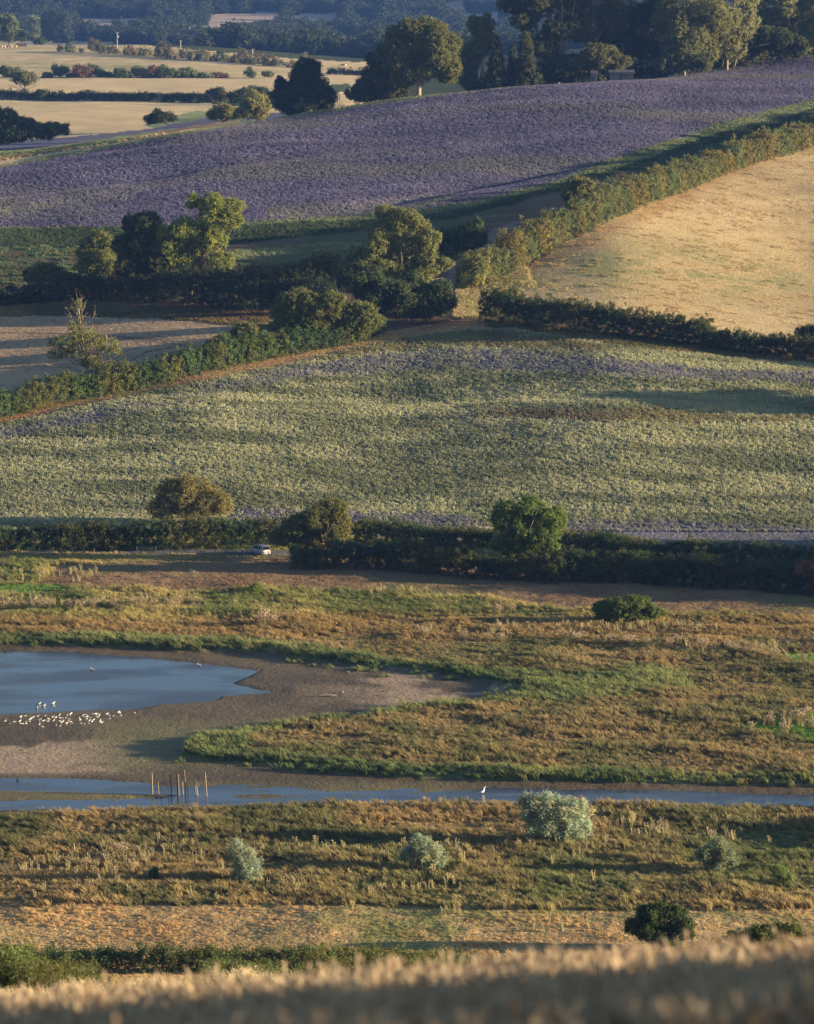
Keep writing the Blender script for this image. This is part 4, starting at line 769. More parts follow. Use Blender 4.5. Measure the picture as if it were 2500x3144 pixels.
T('willow', (1510, 1836), [(1512, 1785, 24, 20), (1495, 1800, 30, 20), (1525, 1805, 28, 20), (1508, 1818, 30, 16)], (.16, .20, .12), 'greyish green willow bush at the right of the near marsh', 'shrub', wind=WD, aspect=.26, ls=.3, rcf=.14, cover=1.6, trunk_w=.1)
T('willow', (1648, 1862), [(1645, 1838, 18, 14), (1655, 1848, 20, 12), (1632, 1828, 10, 8)], (.14, .19, .06), 'small thin green sapling right of the greyish willow', 'shrub', ls=.2, cover=1.2, trunk_w=.06)
T('shrub', (958, 1832), [(962, 1822, 18, 10)], (.08, .11, .03), 'tiny dark bush right of the middle willow', 'shrub', trunk=False, ls=.18)
T('shrub', (325, 1852), [(325, 1838, 14, 14)], (.06, .10, .03), 'small dark green bush between the thistles', 'shrub', trunk=False, ls=.18)
T('shrub', (1140, 1774), [(1142, 1768, 10, 7)], (.05, .08, .03), 'tiny dark tuft bush beside the largest willow', 'shrub', trunk=False, ls=.16)
T('bush', (1392, 2002), [(1370, 1930, 46, 30), (1400, 1935, 50, 32), (1430, 1950, 36, 32), (1360, 1955, 40, 30), (1395, 1970, 60, 24)], (.055, .08, .026), 'rounded dark bush just beyond the wheat', 'shrub', trunk=False, ls=.2, dens=1.8, cover=1.8)
T('bramble', (1600, 2010), [(1560, 1975, 36, 14), (1610, 1965, 40, 18), (1660, 1958, 34, 16), (1590, 1985, 70, 14), (1690, 1975, 34, 14)], (.09, .11, .035), 'low bramble patch right of the rounded dark bush', 'shrub', Y=215, trunk=False, ls=.14, cover=1.2)
for i, (a, b) in enumerate(((20, 90), (1500, 300))): pass
def twiggy(u0, u1, vt, vb, Y, n, tint, label, seed, ls=.075, name='bramble'):
    """bramble or scrub: arching stems set with leaves"""
    g = np.random.default_rng(seed); B = onpt((u0 + u1) / 2, Y); s = mpu(Y); mb = MB(); cs = []; ns = []
    for i in range(n):
        a = g.uniform(u0, u1); top = vt + (vb - vt) * (g.random() ** 1.2) * .75 + 18 * abs((a - u0) / (u1 - u0) - .1)
        p0 = onpt(a, Y + g.normal(0, 2.0)); h = max(.3, at(a, top, p0[1])[2] - p0[2]); ln = g.normal(-.1, .22) * h; ly = g.normal(0, .2) * h
        P = [p0 + [ln * q ** 2, ly * q, h * (1 - (1 - q) ** 1.7)] - B for q in (0, .3, .6, .85, 1)]
        mb.tube(P, [.018, .015, .011, .008, .004], 4)
        for q in np.linspace(.08, 1, int(h / .07)):
            c = p0 + [ln * q ** 2, ly * q, h * (1 - (1 - q) ** 1.7)] - B; cs.append(c); ns.append(g.normal(0, 1, 3) + [.2, -.3, .5])
    cs = np.array(cs); ns = np.array(ns); ns /= np.linalg.norm(ns, axis=1)[:, None]
    vs, f, t = leaves(cs, np.full(len(cs), .17), ns, ls, 4, tint, g, .7)
    sv = np.concatenate(mb.v); f = np.concatenate([f, np.array(mb.f) + len(vs)]); vs = np.concatenate([vs, sv]); t = np.concatenate([t, np.tile(V(.16, .11, .07), (len(sv), 1))])
    props(link(name, mesh_np('foliage', vs, f, t, False, (M['leaf'],)), None, B), label, 'shrub')
twiggy(-60, 75, 1985, 2085, 128, 230, (.085, .115, .035), 'leafy sunlit bramble bush at the lower left corner', 31, ls=.10)
twiggy(60, 135, 2020, 2085, 126, 120, (.095, .105, .035), 'olive blackthorn sprouts right of the corner bramble', 32, ls=.08)
twiggy(130, 215, 2020, 2085, 130, 110, (.09, .10, .035), 'upright reddish-tipped blackthorn sprouts behind the pale oats', 33, ls=.08)
twiggy(440, 640, 2015, 2075, 150, 130, (.08, .11, .035), 'loose bramble stems against the near dark hedge', 34, ls=.09)
twiggy(640, 1000, 1990, 2065, 165, 260, (.09, .105, .035), 'scrubby dark bramble between the near hedge and the wheat', 35, ls=.10)

# ------------------------------------------------------------------ far woods (one mass), seen through the haze
def far_proto(seed):
    g = np.random.default_rng(seed); bl = [(np.array([g.normal(0, 2.2), g.normal(0, 2.2), 5 + g.normal(0, 1.2)]), np.array([4.5, 4.5, 4.5]) * g.uniform(.7, 1.1)) for _ in range(4)]
    c, r, n = crown_clumps(bl, g, rcf=.28, dens=1.1, rmin=1.2, lo=.5)
    vs, f, t = leaves(c, r, n, 1.5, 7, (.5, .5, .5), g)
    me = mesh_np('tree_mass', vs, f, mats=(M['tuft'],)); return bpy.data.objects.new('tree_mass', me)
PF = [far_proto(90 + k) for k in range(5)]
n = 15000; y = np.sqrt(rng.uniform(2480 ** 2, 5300 ** 2, n)); x = ((rng.uniform(-120, 1834, n) * K - CX) / F) * y
zg = ground(x, y, False); u, v = proj(x, y, zg); z0 = samp(zone, u, v)
ok = (z0 != PATCH) & (z0 != HILL) & ~((y < 2600) & (u < 600)) | (v < -56); x, y, zg = x[ok], y[ok], zg[ok]
n = len(x); s = rng.uniform(.8, 1.5, n) * (1 + .3 * (fbm(x / 90, y / 90, 66) - .5))
tt = mix(np.tile(V(.035, .05, .025), (n, 1)), np.tile(V(.06, .075, .035), (n, 1)), rng.random(n))
props(scatter('woodland', PF, np.stack([x, y, zg - .5], 1), rng.integers(0, 5, n), np.stack([s, s, s * rng.uniform(.8, 1.2, n)], 1), np.stack([np.zeros(n), np.zeros(n), rng.uniform(0, 6.28, n)], 1), tt), kind='stuff')

# ------------------------------------------------------------------ unseen trees added outside the frame on the sun's side to cast shade
def shade_tree(X, Y, h, r, label, seed, w_=1.0):
    g = np.random.default_rng(seed); z = float(ground(np.array([float(X)]), np.array([float(Y)]), False)[0]); B = np.array([X, Y, z])
    bl = [(np.array([g.normal(0, r * .4), g.normal(0, r * .4), h * q]), np.array([r, r, h * .22]) * g.uniform(.7, 1)) for q in (.35, .5, .65, .78)] + [(np.array([0, 0, h * .2]), np.array([r * .8, r * .8, h * .2]))]
    c, rr, n = crown_clumps(bl, g, dens=1.3, rmin=.7); vs, f, t = leaves(c, rr, n, .7 if Y > 100 else .46, 16, (.08, .10, .03), g)
    o = thing('tree', B, label, 'tree', 'unseen trees added for shade'); link('crown', mesh_np('crown', vs, f, t, False, (M['leaf'],)), o)
    mb = MB(); mb.tube([(0, 0, -.3), (0, 0, h * .3), (0, 0, h * .6)], [h * .035, h * .025, h * .01], 8); link('trunk', mb.mesh('trunk', (M['bark'],), True), o)
YB = hit(1600, 846)[1]
for k, (X, Y, h, r) in enumerate(((84, 600, 9, 5), (92, 596, 10, 5), (118, 600, 12, 6), (86, 560, 10, 6), (96, 555, 12, 7), (110, 557, 14, 8), (102, 566, 13, 7), (88, 552, 8, 5), (120, 550, 13, 7), (128, 560, 18, 8), (140, 568, 20, 9), (134, 577, 18, 8), (150, 556, 20, 9),
                                  (96, YB - 4, 11, 4.5), (105, YB - 5.5, 14, 5), (116, YB - 7, 15, 5), (64, 396, 4.5, 4), (67, 413, 5, 4), (75, 398, 6, 4), (31, 18.5, 8, 4.0), (39, 16, 9, 4.5))):
    shade_tree(X, Y, h, r, 'unseen broadleaf tree added beyond the right edge of the picture to cast shade', 200 + k)
# ------------------------------------------------------------------ undergrowth closing the foot of the crest wood
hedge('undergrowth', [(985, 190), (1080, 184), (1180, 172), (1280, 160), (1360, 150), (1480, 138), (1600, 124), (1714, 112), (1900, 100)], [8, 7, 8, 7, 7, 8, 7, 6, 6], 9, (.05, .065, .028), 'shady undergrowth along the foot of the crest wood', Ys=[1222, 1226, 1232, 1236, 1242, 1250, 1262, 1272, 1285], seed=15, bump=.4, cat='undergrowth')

# ------------------------------------------------------------------ the near wheat and the oats at its edge (stuff)
def wheat_proto(seed):
    g = np.random.default_rng(seed); vs = []; fs = []
    def quad(a, b, c, d):
        n = len(vs); vs.extend([a, b, c, d]); fs.append((n, n + 1, n + 2, n + 3))
    for k in range(9):
        b = np.array([g.normal(0, .06), g.normal(0, .06), 0]); h = g.uniform(.56, .93); t = b + [g.normal(-.05, .05), g.normal(0, .04), h]
        for ang in (0, 1.57):
            sx = np.array([math.cos(ang), math.sin(ang), 0]) * .003; quad(b - sx, b + sx, t + sx, t - sx)
            hx = np.array([math.cos(ang + .5), math.sin(ang + .5), 0]) * .011; e = t + [g.normal(-.05, .03), g.normal(0, .02), .10]; m = (t + e) / 2
            quad(t, m - hx, e, m + hx)
        if k % 2:
            m = b + (t - b) * .55; e = m + [g.normal(0, .1), g.normal(0, .1), g.uniform(-.1, .12)]; sx = np.array([0, .008, .003]); quad(m - sx, m + sx, e + sx * .3, e - sx * .3)
    return bpy.data.objects.new('wheat', mesh_np('wheat', np.array(vs), np.array(fs), mats=(M['tuft'],)))
PW = [wheat_proto(s) for s in range(5)]
n = 14000; y = rng.uniform(15, 36, n); x = rng.uniform(-.17, .17, n) * y * 1.05
tt = mix(np.tile(V(.43, .32, .21), (n, 1)), np.tile(V(.57, .44, .30), (n, 1)), rng.random(n))
tt = mix(tt, np.tile(V(.42, .27, .16), (n, 1)), (rng.random(n) < .15) * .8)
sc_ = rng.uniform(.9, 1.12, n)
props(scatter('wheat', PW, np.stack([x, y, ground(x, y)], 1), rng.integers(0, 5, n), np.stack([sc_ * 1.3, sc_ * 1.3, sc_], 1), rots(n, .08) + np.stack([np.zeros(n), np.zeros(n), rng.uniform(0, 6, n)], 1), tt), kind='stuff')
def oat_proto(seed):
    g = np.random.default_rng(seed); vs = []; fs = []
    for k in range(5):
        h = g.uniform(.8, 1.3); b = np.array([g.normal(0, .1), g.normal(0, .1), 0]); ln = np.array([-g.uniform(.1, .45), g.normal(0, .08), 0]) * h
        P = [b + ln * q ** 2 + [0, 0, h * (q - .12 * q * q)] for q in (0, .4, .75, 1)]
        for a, c in zip(P[:-1], P[1:]):
            n = len(vs); w_ = np.array([.005, .003, 0]); vs += [a - w_, a + w_, c + w_, c - w_]; fs.append((n, n + 1, n + 2, n + 3))
        for q in range(14):
            t_ = g.uniform(.62, 1.02); c = b + ln * t_ ** 2 + [0, 0, h * (t_ - .12 * t_ * t_)] + g.normal(0, .045, 3) - [0, 0, .03]; n = len(vs)
            a1 = g.normal(0, 1, 3); a1 /= np.linalg.norm(a1); a2 = np.cross(a1, g.normal(0, 1, 3)); a2 /= np.linalg.norm(a2)
            vs += [c - a1 * .03, c - a2 * .009, c + a1 * .03, c + a2 * .009]; fs.append((n, n + 1, n + 2, n + 3))
    return bpy.data.objects.new('oats', mesh_np('oats', np.array(vs), np.array(fs), mats=(M['tuft'],)))
PO = [oat_proto(40 + s) for s in range(4)]
n = 5200; u_ = rng.uniform(-60, 1780, n); y = rng.uniform(95, 140, n); x = (u_ * K - CX) / F * y
okk = (rng.random(n) < np.where(u_ < 760, .8, .0) + .9 * np.exp(-((u_ - 1230) / 60) ** 2) * 0)
z = ground(x, y); top = .85 + .6 * fbm(u_ / 40, y / 30, 91, 2) + .35 * np.exp(-((u_ - 560) / 60) ** 2) - .15 * (u_ < 150)
x, y, z, top = x[okk], y[okk], z[okk], top[okk]; n = len(x)
tt = mix(np.tile(V(.52, .40, .22), (n, 1)), np.tile(V(.74, .60, .38), (n, 1)), rng.random(n))
props(scatter('wild_oats', PO, np.stack([x, y, z], 1), rng.integers(0, 4, n), np.stack([top, top, top], 1), rots(n, .1), tt), kind='stuff')
n = 2600; u_ = rng.uniform(1020, 1760, n); y = rng.uniform(200, 225, n); x = (u_ * K - CX) / F * y; okk = rng.random(n) < .12 + .75 * np.exp(-((u_ - 1470) / 70) ** 2) + .6 * (u_ > 1660)
x, y, u_ = x[okk], y[okk], u_[okk]; n = len(x); top = .55 + .4 * rng.random(n) + .45 * np.exp(-((u_ - 1480) / 50) ** 2) + .5 * sm(u_, 1640, 1750)
tt = mix(np.tile(V(.48, .38, .20), (n, 1)), np.tile(V(.70, .56, .34), (n, 1)), rng.random(n))
props(scatter('tall_dry_grass', PO, np.stack([x, y, ground(x, y)], 1), rng.integers(0, 4, n), np.stack([top, top, top], 1) * 1.3, rots(n, .1), tt), kind='stuff')

# ------------------------------------------------------------------ single thistle clumps
def rows(L_, ox, oy, sc, dy=0): return [((ox + a / sc) / K, (oy + (b + dy) / sc) / K) for a, b in L_]
def thistle_meshes(seed):
    g = np.random.default_rng(seed); st = MB(); vs = []; fs = []; ts = []
    for k in range(26):
        b = np.array([g.normal(0, .28), g.normal(0, .28), 0]); h = g.uniform(.8, 1.35); e = b * 1.4 + [0, 0, h]
        st.tube([b, (b + e) / 2 + g.normal(0, .03, 3), e], [.016, .012, .006], 3, 0, False)
        for q in range(6):
            c = e + g.normal(0, .09, 3); a1 = g.normal(0, 1, 3); a1 /= np.linalg.norm(a1); a2 = np.cross(a1, g.normal(0, 1, 3)); a2 /= np.linalg.norm(a2); n = len(vs)
            vs += [c - a1 * .075, c - a2 * .07, c + a1 * .075, c + a2 * .07]; fs.append((n, n + 1, n + 2, n + 3)); ts += [np.array([.50, .39, .26]) * g.uniform(.75, 1.1)] * 4
        for q in range(5):
            c = b + (e - b) * g.uniform(.1, .75); a1 = np.array([g.normal(), g.normal(), g.normal(0, .4)]); a1 /= np.linalg.norm(a1); a2 = np.cross(a1, g.normal(0, 1, 3)); a2 /= np.linalg.norm(a2); n = len(vs)
            vs += [c, c + a1 * .1 - a2 * .035, c + a1 * .22, c + a1 * .1 + a2 * .035]; fs.append((n, n + 1, n + 2, n + 3)); ts += [np.array([.22, .22, .085]) * g.uniform(.7, 1.2)] * 4
    sv = np.concatenate(st.v); f = np.concatenate([np.array(fs), np.array(st.f) + len(vs)])
    return mesh_np('foliage', np.concatenate([np.array(vs), sv]), f, np.concatenate([np.array(ts), np.tile(V(.34, .26, .13), (len(sv), 1))]), mats=(M['leaf'],))
TH = [thistle_meshes(60 + k) for k in range(4)]
spots = rows([(240, 685), (70, 680), (345, 690), (400, 695), (558, 690), (710, 703), (735, 690), (800, 705), (858, 710), (915, 708), (950, 712), (650, 690), (1010, 716), (1105, 720), (1133, 708), (1245, 728), (1293, 740), (1360, 742), (1385, 745), (1420, 750), (1475, 757), (1548, 770), (1605, 785), (1670, 780), (440, 570), (380, 580)], 1250, 1450, 1.371, 18) \
    + rows([(780, 185), (220, 350), (700, 355), (990, 340), (820, 345), (1230, 335), (1340, 340), (1510, 345), (380, 350), (1170, 335), (110, 350), (30, 350), (600, 345), (1700, 350)], 0, 1750, 2.857) \
    + rows([(850, 480), (1160, 665), (1400, 455), (1540, 345), (1670, 530), (480, 600)], 2230, 2150, 6.348) + [(556, 1318), (570, 1318), (575, 1314), (408, 1216), (530, 1814), (260, 1806), (180, 1830)]
for i, (a, b) in enumerate(spots):
    g = np.random.default_rng(500 + i); P = hit(a, b); s_ = g.uniform(.8, 1.3) * (1.5 if (a, b) in ((556, 1318), (570, 1318)) else 1)
    t = link('thistle_clump', TH[i % 4], None, P); t.rotation_euler = (0, 0, g.uniform(0, 6)); t.scale = (s_, s_, s_); props(t, 'thistle clump gone to cream seed heads standing in the marsh grass', 'thistles', 'seeding thistle clumps')
dk = MB(); g = np.random.default_rng(3)
for k in range(7): a = g.normal(0, .08, 2); dk.tube([(a[0], a[1], 0), (a[0] * 1.2, a[1], .7), (a[0] * 1.5, a[1] * 1.3, 1.25)], [.03, (.07, .05), .02], 5)
P = hit((2230 + 1270 / 6.348) / K, (2150 + 760 / 6.348) / K); o = link('dock_plant', dk.mesh('dock_plant', (flat('rusty_seed', (.06, .03, .022), .9),)), None, P)
props(o, 'dark brown dock stalk standing on the bright green lawn patch', 'plant')

# ------------------------------------------------------------------ posts in the channel, drift wood
pst = [((508, 405), (498, 100), .085, 'wood', 'pale leftmost post beside the floating debris'), ((590, 388), (580, 218), .05, 'wood', 'thin short post rising behind the floating debris'), ((630, 400), (620, 258), .05, 'wood', 'thin short stake in front of the floating debris'),
       ((722, 385), (717, 228), .05, 'wooddark', 'thin dark stake with a broken side twig'), ((757, 402), (745, 128), .09, 'woodred', 'tall reddish post just left of the thickest post'), ((852, 405), (838, 116), .17, 'wooddark', 'thickest dark square post in the row'),
       ((910, 380), (900, 216), .07, 'wood', 'short yellowish post just right of the thickest post'), ((945, 378), (925, 64), .09, 'woodred', 'tallest reddish post of the row'), ((978, 400), (970, 245), .045, 'wood', 'thin grey stake right of the tallest post'),
       ((1076, 380), (1070, 200), .07, 'wood', 'leaning forked-off stake second from the right end'), ((1101, 400), (1078, 212), .08, 'wood', 'pale leaning stake crossing its neighbour near the right end'), ((1222, 406), (1196, 84), .08, 'wood', 'rightmost tall leaning post of the row')]
for (b, t_, r, mt, lab) in pst:
    ub, vb = (350 + b[0] / 4.285) / K, (2350 + b[1] / 4.285) / K; ut, vt = (350 + t_[0] / 4.285) / K, (2350 + t_[1] / 4.285) / K
    dx, dy, dz = ray(ub, vb); k = -100 / dz; B = np.array([dx * k, dy * k, 0]); Tp = at(ut, vt, B[1] - .1) - B
    mb = MB(); q = 4 if r > .15 else 7
    mb.tube([-Tp * .25, Tp * .3, Tp * .65, Tp * .985, Tp], [r * 1.05, r, r * .97, r * .92, r * .5], q)
    if 'broken' in lab: mb.tube([Tp * .3, Tp * .3 + [-.28, 0, .22]], [.03, .012], 4); mb.tube([Tp * .25, Tp * .35 + [.2, 0, .25]], [.02, .01], 4)
    o = link('wooden_post', mb.mesh('wooden_post', (M[mt],)), None, B); props(o, lab + ' standing in the channel', 'post', 'old posts in the channel')
def flotsam():
    g = np.random.default_rng(8); mb = MB()
    for k in range(40):
        a = np.array([g.normal(0, .75), g.normal(0, .3), .06 + g.random() * .14]); d = np.array([g.normal(0, .5), g.normal(0, .12), g.normal(0, .05)]); mb.tube([a - d, a + d], [.03, .015], 4)
    mb.tube([(-.9, 0, .04), (-.4, 0, .12), (.3, 0, .14), (.9, .05, .05)], [(.2, .05), (.35, .1), (.32, .09), (.1, .03)], 8)
    return mb.mesh('debris_mat', (M['wooddark'],))
dx, dy, dz = ray((350 + 590 / 4.285) / K, (2350 + 410 / 4.285) / K); k = -100 / dz
props(link('debris_mat', flotsam(), None, (dx * k, dy * k, 0)), 'dark mat of sticks and weed caught between the channel posts', 'debris')
def log(u, v, L_, r, ang, lab, mt='wood', name='log', cat='driftwood'):
    P = hit(u, v); mb = MB(); g = np.random.default_rng(int(u)); c, s_ = math.cos(ang), math.sin(ang)
    mb.tube([(-L_ / 2 * c, -L_ / 2 * s_, r), (-L_ * .2 * c, -L_ * .2 * s_ + .03, r * 1.1), (L_ * .15 * c, L_ * .15 * s_ - .02, r * .95), (L_ / 2 * c, L_ / 2 * s_, r * .9)], [r * .8, r, r * .95, r * .7], 8)
    if r > .1: mb.tube([(L_ * .1, 0, r), (L_ * .16, 0, r * 2.2)], [r * .25, r * .12], 5)
    props(link(name, mb.mesh(name, (M[mt],)), None, P), lab, cat)
log(692, 1467, 2.3, .2, .05, 'short thick grey log lying on the brown mud right of the pond')
log(380, 1580, 1.6, .1, .1, 'pale plank lying at the tip of the grassy spit')
log(298, 1602, 1.0, .05, .1, 'thin pale stick lying on the mud above the posts')
log(486, 1613, 1.0, .05, .3, 'thin bleached branch at the foot of the reed bank')
log(10, 1918, 1.0, .05, 0, 'bleached stick lying in the dry grass at the left edge')
log(732, 1417, .5, .14, 0, 'small pale stone-like lump on the far mud', 'wood', 'stone', 'stone')
log(1028, 695, .9, .25, 0, 'whitish stone lying at the field gap below the dark hedge', 'wood', 'stone', 'stone')

# ------------------------------------------------------------------ birds
mw, mg_, mk, mr, my = flat('white_feathers', (.78, .76, .72), .8), flat('grey_feathers', (.34, .35, .37), .8), flat('dark_feathers', (.05, .045, .05), .7), flat('red_bill', (.30, .05, .03), .6), flat('brown_feathers', (.14, .10, .07), .8)
def bird_mesh(body, back, head, bill, s_=1.0, swim=False, neck=0., upright=0.):
    mb = MB(); z0 = 0.02 if swim else .16
    P = [(-.26, 0, z0 + .07), (-.18, 0, z0 + .06), (-.06, 0, z0 + .06), (.05, 0, z0 + .075), (.12, 0, z0 + .12), (.15, 0, z0 + .17 + neck), (.19, 0, z0 + .21 + neck), (.235, 0, z0 + .205 + neck)]
    P = [(x * (1 - .3 * upright), y, z + upright * max(0, x + .2) * .5) for x, y, z in P]
    mb.tube([np.array(p) * s_ for p in P], [q * s_ for q in (.012, .045, .085, .09, .065, .042, .05, .018)], 10, 0)
    mb.tube([np.array(p) * s_ for p in [(.225, 0, z0 + .205 + neck + upright * .2), (.30, 0, z0 + .19 + neck + upright * .2)]], [.012 * s_, .004 * s_], 5, 3)
    for sy in (-1, 1):
        mb.tube([np.array(p) * s_ for p in [(.07, sy * .07, z0 + .10 + upright * .1), (-.08, sy * .085, z0 + .095 + upright * .05), (-.22, sy * .05, z0 + .075), (-.33, sy * .02, z0 + .075)]], [(.02 * s_, .04 * s_), (.02 * s_, .05 * s_), (.015 * s_, .025 * s_), .006 * s_], 6, 1)
        if not swim: mb.tube([np.array(p) * s_ for p in [(0, sy * .035, z0 + .02), (.01, sy * .035, .0)]], [.008 * s_, .006 * s_], 4, 3)
    mb.tube([np.array(p) * s_ for p in [(.17, 0, z0 + .205 + neck + upright * .2), (.215, 0, z0 + .21 + neck + upright * .2)]], [.053 * s_, .045 * s_], 8, 2)
    return mb.mesh('bird', (body, back, head, bill), True)
GM = bird_mesh(mw, mw, mw, mr, 1.12); GS = bird_mesh(mw, mg_, mw, mr, 1.15, swim=True); GU = bird_mesh(mw, mg_, mw, mr, 1.1, upright=.6)
gl = [(60, 447), (118, 477), (158, 453), (183, 457), (232, 447), (240, 392), (242, 408), (291, 388), (243, 478), (271, 480), (299, 449), (303, 473), (343, 434), (349, 452), (352, 413), (366, 423), (391, 395), (441, 386), (456, 440), (462, 456), (470, 427), (458, 490), (497, 512), (506, 443), (525, 391), (538, 437), (561, 447), (570, 429), (614, 397), (628, 388), (628, 445), (652, 403), (656, 490), (695, 382), (702, 405), (701, 442), (700, 507), (714, 468), (730, 410), (738, 448), (726, 456), (771, 405), (786, 382), (779, 470), (774, 488), (797, 438), (812, 420), (818, 453), (820, 373), (832, 355), (835, 469), (930, 418), (938, 430), (948, 468), (964, 390), (979, 378), (989, 397), (984, 488), (1009, 380), (1017, 396), (1011, 427), (1050, 403), (1048, 436), (1038, 450), (1042, 478), (1076, 451), (1082, 367), (1095, 428), (1113, 358), (1125, 372), (1140, 367), (1138, 399), (1158, 386), (1172, 443), (1174, 460), (1193, 470), (1252, 362), (1273, 378), (1279, 426), (1325, 388), (1388, 340), (1400, 356), (1416, 378), (1575, 347)]
g = np.random.default_rng(12)
for i, (a, b) in enumerate(rows(gl, 0, 2100, 3.81, 6)):
    P = hit(a, b); o = link('gull', GM if i % 3 else GU, None, P); o.rotation_euler = (0, 0, g.choice([0, math.pi]) * (g.random() < .25) + g.normal(0, .7)); s_ = g.uniform(.62, .85); o.scale = (s_,) * 3
    props(o, 'white gull standing on the brown mud beside the pond', 'gull', 'gulls resting on the mud')
def on_water(u, v): dx, dy, dz = ray(u, v); k = -100 / dz; return np.array([dx * k, dy * k, 0.])
wg = rows([(455, 240), (432, 285), (512, 262), (620, 235)], 0, 2100, 3.81)
for (a, b), lab in zip(wg, ('gull swimming second from the left near the muddy shore', 'gull nearest the muddy shore on the pond', 'gull swimming third from the left near the muddy shore', 'gull swimming right of the other three near the muddy shore')):
    o = link('gull', GS, None, on_water(a, b)); o.rotation_euler = (0, 0, g.normal(0, .8)); o.scale = (1.15,) * 3; props(o, 'white ' + lab, 'gull')
for a, b, lab in ((194, 1411, 'lone white gull swimming in the open middle of the pond'), (419, 1402, 'lone white gull on the far dark reflection of the pond')):
    o = link('gull', GS, None, on_water(a, b)); o.scale = (1.2,) * 3; o.rotation_euler = (0, 0, 2.6); props(o, lab, 'gull')
DK_ = bird_mesh(my, mk, mk, mk, 1.15)
for k, (a, b, lab) in enumerate(((543, 1414, 'left of the three dark ducks at the pond tip'), (548, 1413, 'middle one of the three dark ducks at the pond tip'), (554, 1412, 'right of the three dark ducks at the pond tip'))):
    o = link('duck', DK_, None, hit(a, b + 1.5)); o.rotation_euler = (0, 0, [.5, 3, 2][k]); props(o, lab, 'duck')
for a, b, lab, r in ((723, 1463, 'dark plover standing just right of the grey log', 2.4), (906, 1451, 'dark bird standing alone on the pale mud', 0), (1029, 1479, 'dark bird at the edge of the green reeds', 1)):
    o = link('wader', bird_mesh(mw if 'log' in lab else mk, mk, mk, mk, 1.1, upright=.5), None, hit(a, b)); o.rotation_euler = (0, 0, r); props(o, lab, 'bird')
o = link('duck', bird_mesh(mk, mk, mk, mk, 1.0, swim=True), None, on_water(38, 1643)); props(o, 'small dark duck swimming at the left end of the channel', 'duck')
eg = bird_mesh(mw, mw, mw, flat('bill_yellow', (.5, .35, .1), .6), 1.7, swim=True, neck=.12, upright=.7)
o = link('egret', eg, None, on_water(1016, 1671)); o.rotation_euler = (0, 0, .1); props(o, 'white egret standing in the channel with its reflection below', 'egret')

# ------------------------------------------------------------------ four-legged animals: one skinned surface each
def skin_animal(name, joints, bones, mats, sub=1):
    me = bpy.data.meshes.new(name); me.from_pydata([j[0] for j in joints], bones, []); o = bpy.data.objects.new(name, me); C.objects.link(o)
    sk = o.modifiers.new('skin', 'SKIN'); o.modifiers.new('sub', 'SUBSURF').levels = sub
    if not me.skin_vertices: me.skin_vertices  # created with the modifier
    for i, j in enumerate(joints):
        me.skin_vertices[0].data[i].radius = (j[1], j[1] if len(j) < 3 else j[2])
    me.skin_vertices[0].data[0].use_root = True
    dg = bpy.context.evaluated_depsgraph_get(); m2 = bpy.data.meshes.new_from_object(o.evaluated_get(dg)); bpy.data.objects.remove(o)
    m2.materials.clear()
    for m in mats: m2.materials.append(m)
    return m2
def quadruped(name, L_, H, mats, graze=True):
    b = H * .62; y = H * .16
    J = [((-L_ * .45, 0, b), H * .19), ((-L_ * .15, 0, b * .96), H * .22), ((L_ * .15, 0, b * .97), H * .23), ((L_ * .38, 0, b * 1.08), H * .17),
         ((L_ * .55, 0, b * (.85 if graze else 1.3)), H * .10), ((L_ * .66, 0, b * (.45 if graze else 1.45)), H * .085), ((L_ * .80, 0, b * (.2 if graze else 1.35)), H * .05)]
    Bn = [(0, 1), (1, 2), (2, 3), (3, 4), (4, 5), (5, 6)]
    for sx in (-1, 1):
        for fr in (0, 1):
            n = len(J); x = L_ * (.30 if fr else -.40); k = .03 * L_ * (1 if sx > 0 else -1)
            J += [((x + (0 if fr else .03), sx * y, b * .72), H * .10), ((x + k + (.0 if fr else -.05 * L_), sx * y, b * .38), H * .05), ((x + k, sx * y, .02), H * .035)]
            Bn += [(2 if fr else 0, n), (n, n + 1), (n + 1, n + 2)]
    n = len(J); J += [((-L_ * .54, 0, b * .85), H * .03), ((-L_ * .56, 0, b * .35), H * .025)]; Bn += [(0, n), (n, n + 1)]
    return skin_animal(name, J, Bn, mats)
cb, cw = flat('brown_hide', (.07, .035, .022), .8), flat('pale_hide', (.55, .47, .36), .8)
cowb, cowp = quadruped('cow', 2.1, 1.5, (cb,)), quadruped('cow', 2.1, 1.5, (cw,), False)
for i, (a, b, m_, r, lab) in enumerate(((719, 139, 0, 1.2, 'brown cow left of the pair beside the pale cow'), (723.5, 139, 0, 2.0, 'brown cow right of the pair beside the pale cow'), (727.5, 139.5, 1, 1.4, 'pale cream cow in the far group of three'), (739, 145, 0, 1.3, 'dark brown cow standing alone in the middle of the far pasture'),
                                        (757, 146, 0, 1.6, 'left cow of the close pair near the big tree'), (761, 146.5, 0, 0.3, 'right cow of the close pair near the big tree'), (769, 145, 0, 2.5, 'dark cow nearest to the big crest tree'), (701, 149, 0, 0, 'cow lying low near the short dark hedge'))):
    P = hit(a, b); o = link('cow', cowp if m_ else cowb, None, P); o.rotation_euler = (0, 0, r); o.scale = (1.15,) * 3; props(o, lab, 'cow')
    if 'lying' in lab: o.location.z -= .6
shp = quadruped('sheep', 1.1, .85, (cw,))
for i, a in enumerate((714, 718, 722, 726, 731, 735)):
    o = link('sheep', shp, None, hit(a, 197 + (i % 2))); o.rotation_euler = (0, 0, i); o.scale = (1.2,) * 3; props(o, 'pale sheep in the gap between the conifer and the crest tree', 'sheep', 'sheep in the far gap')
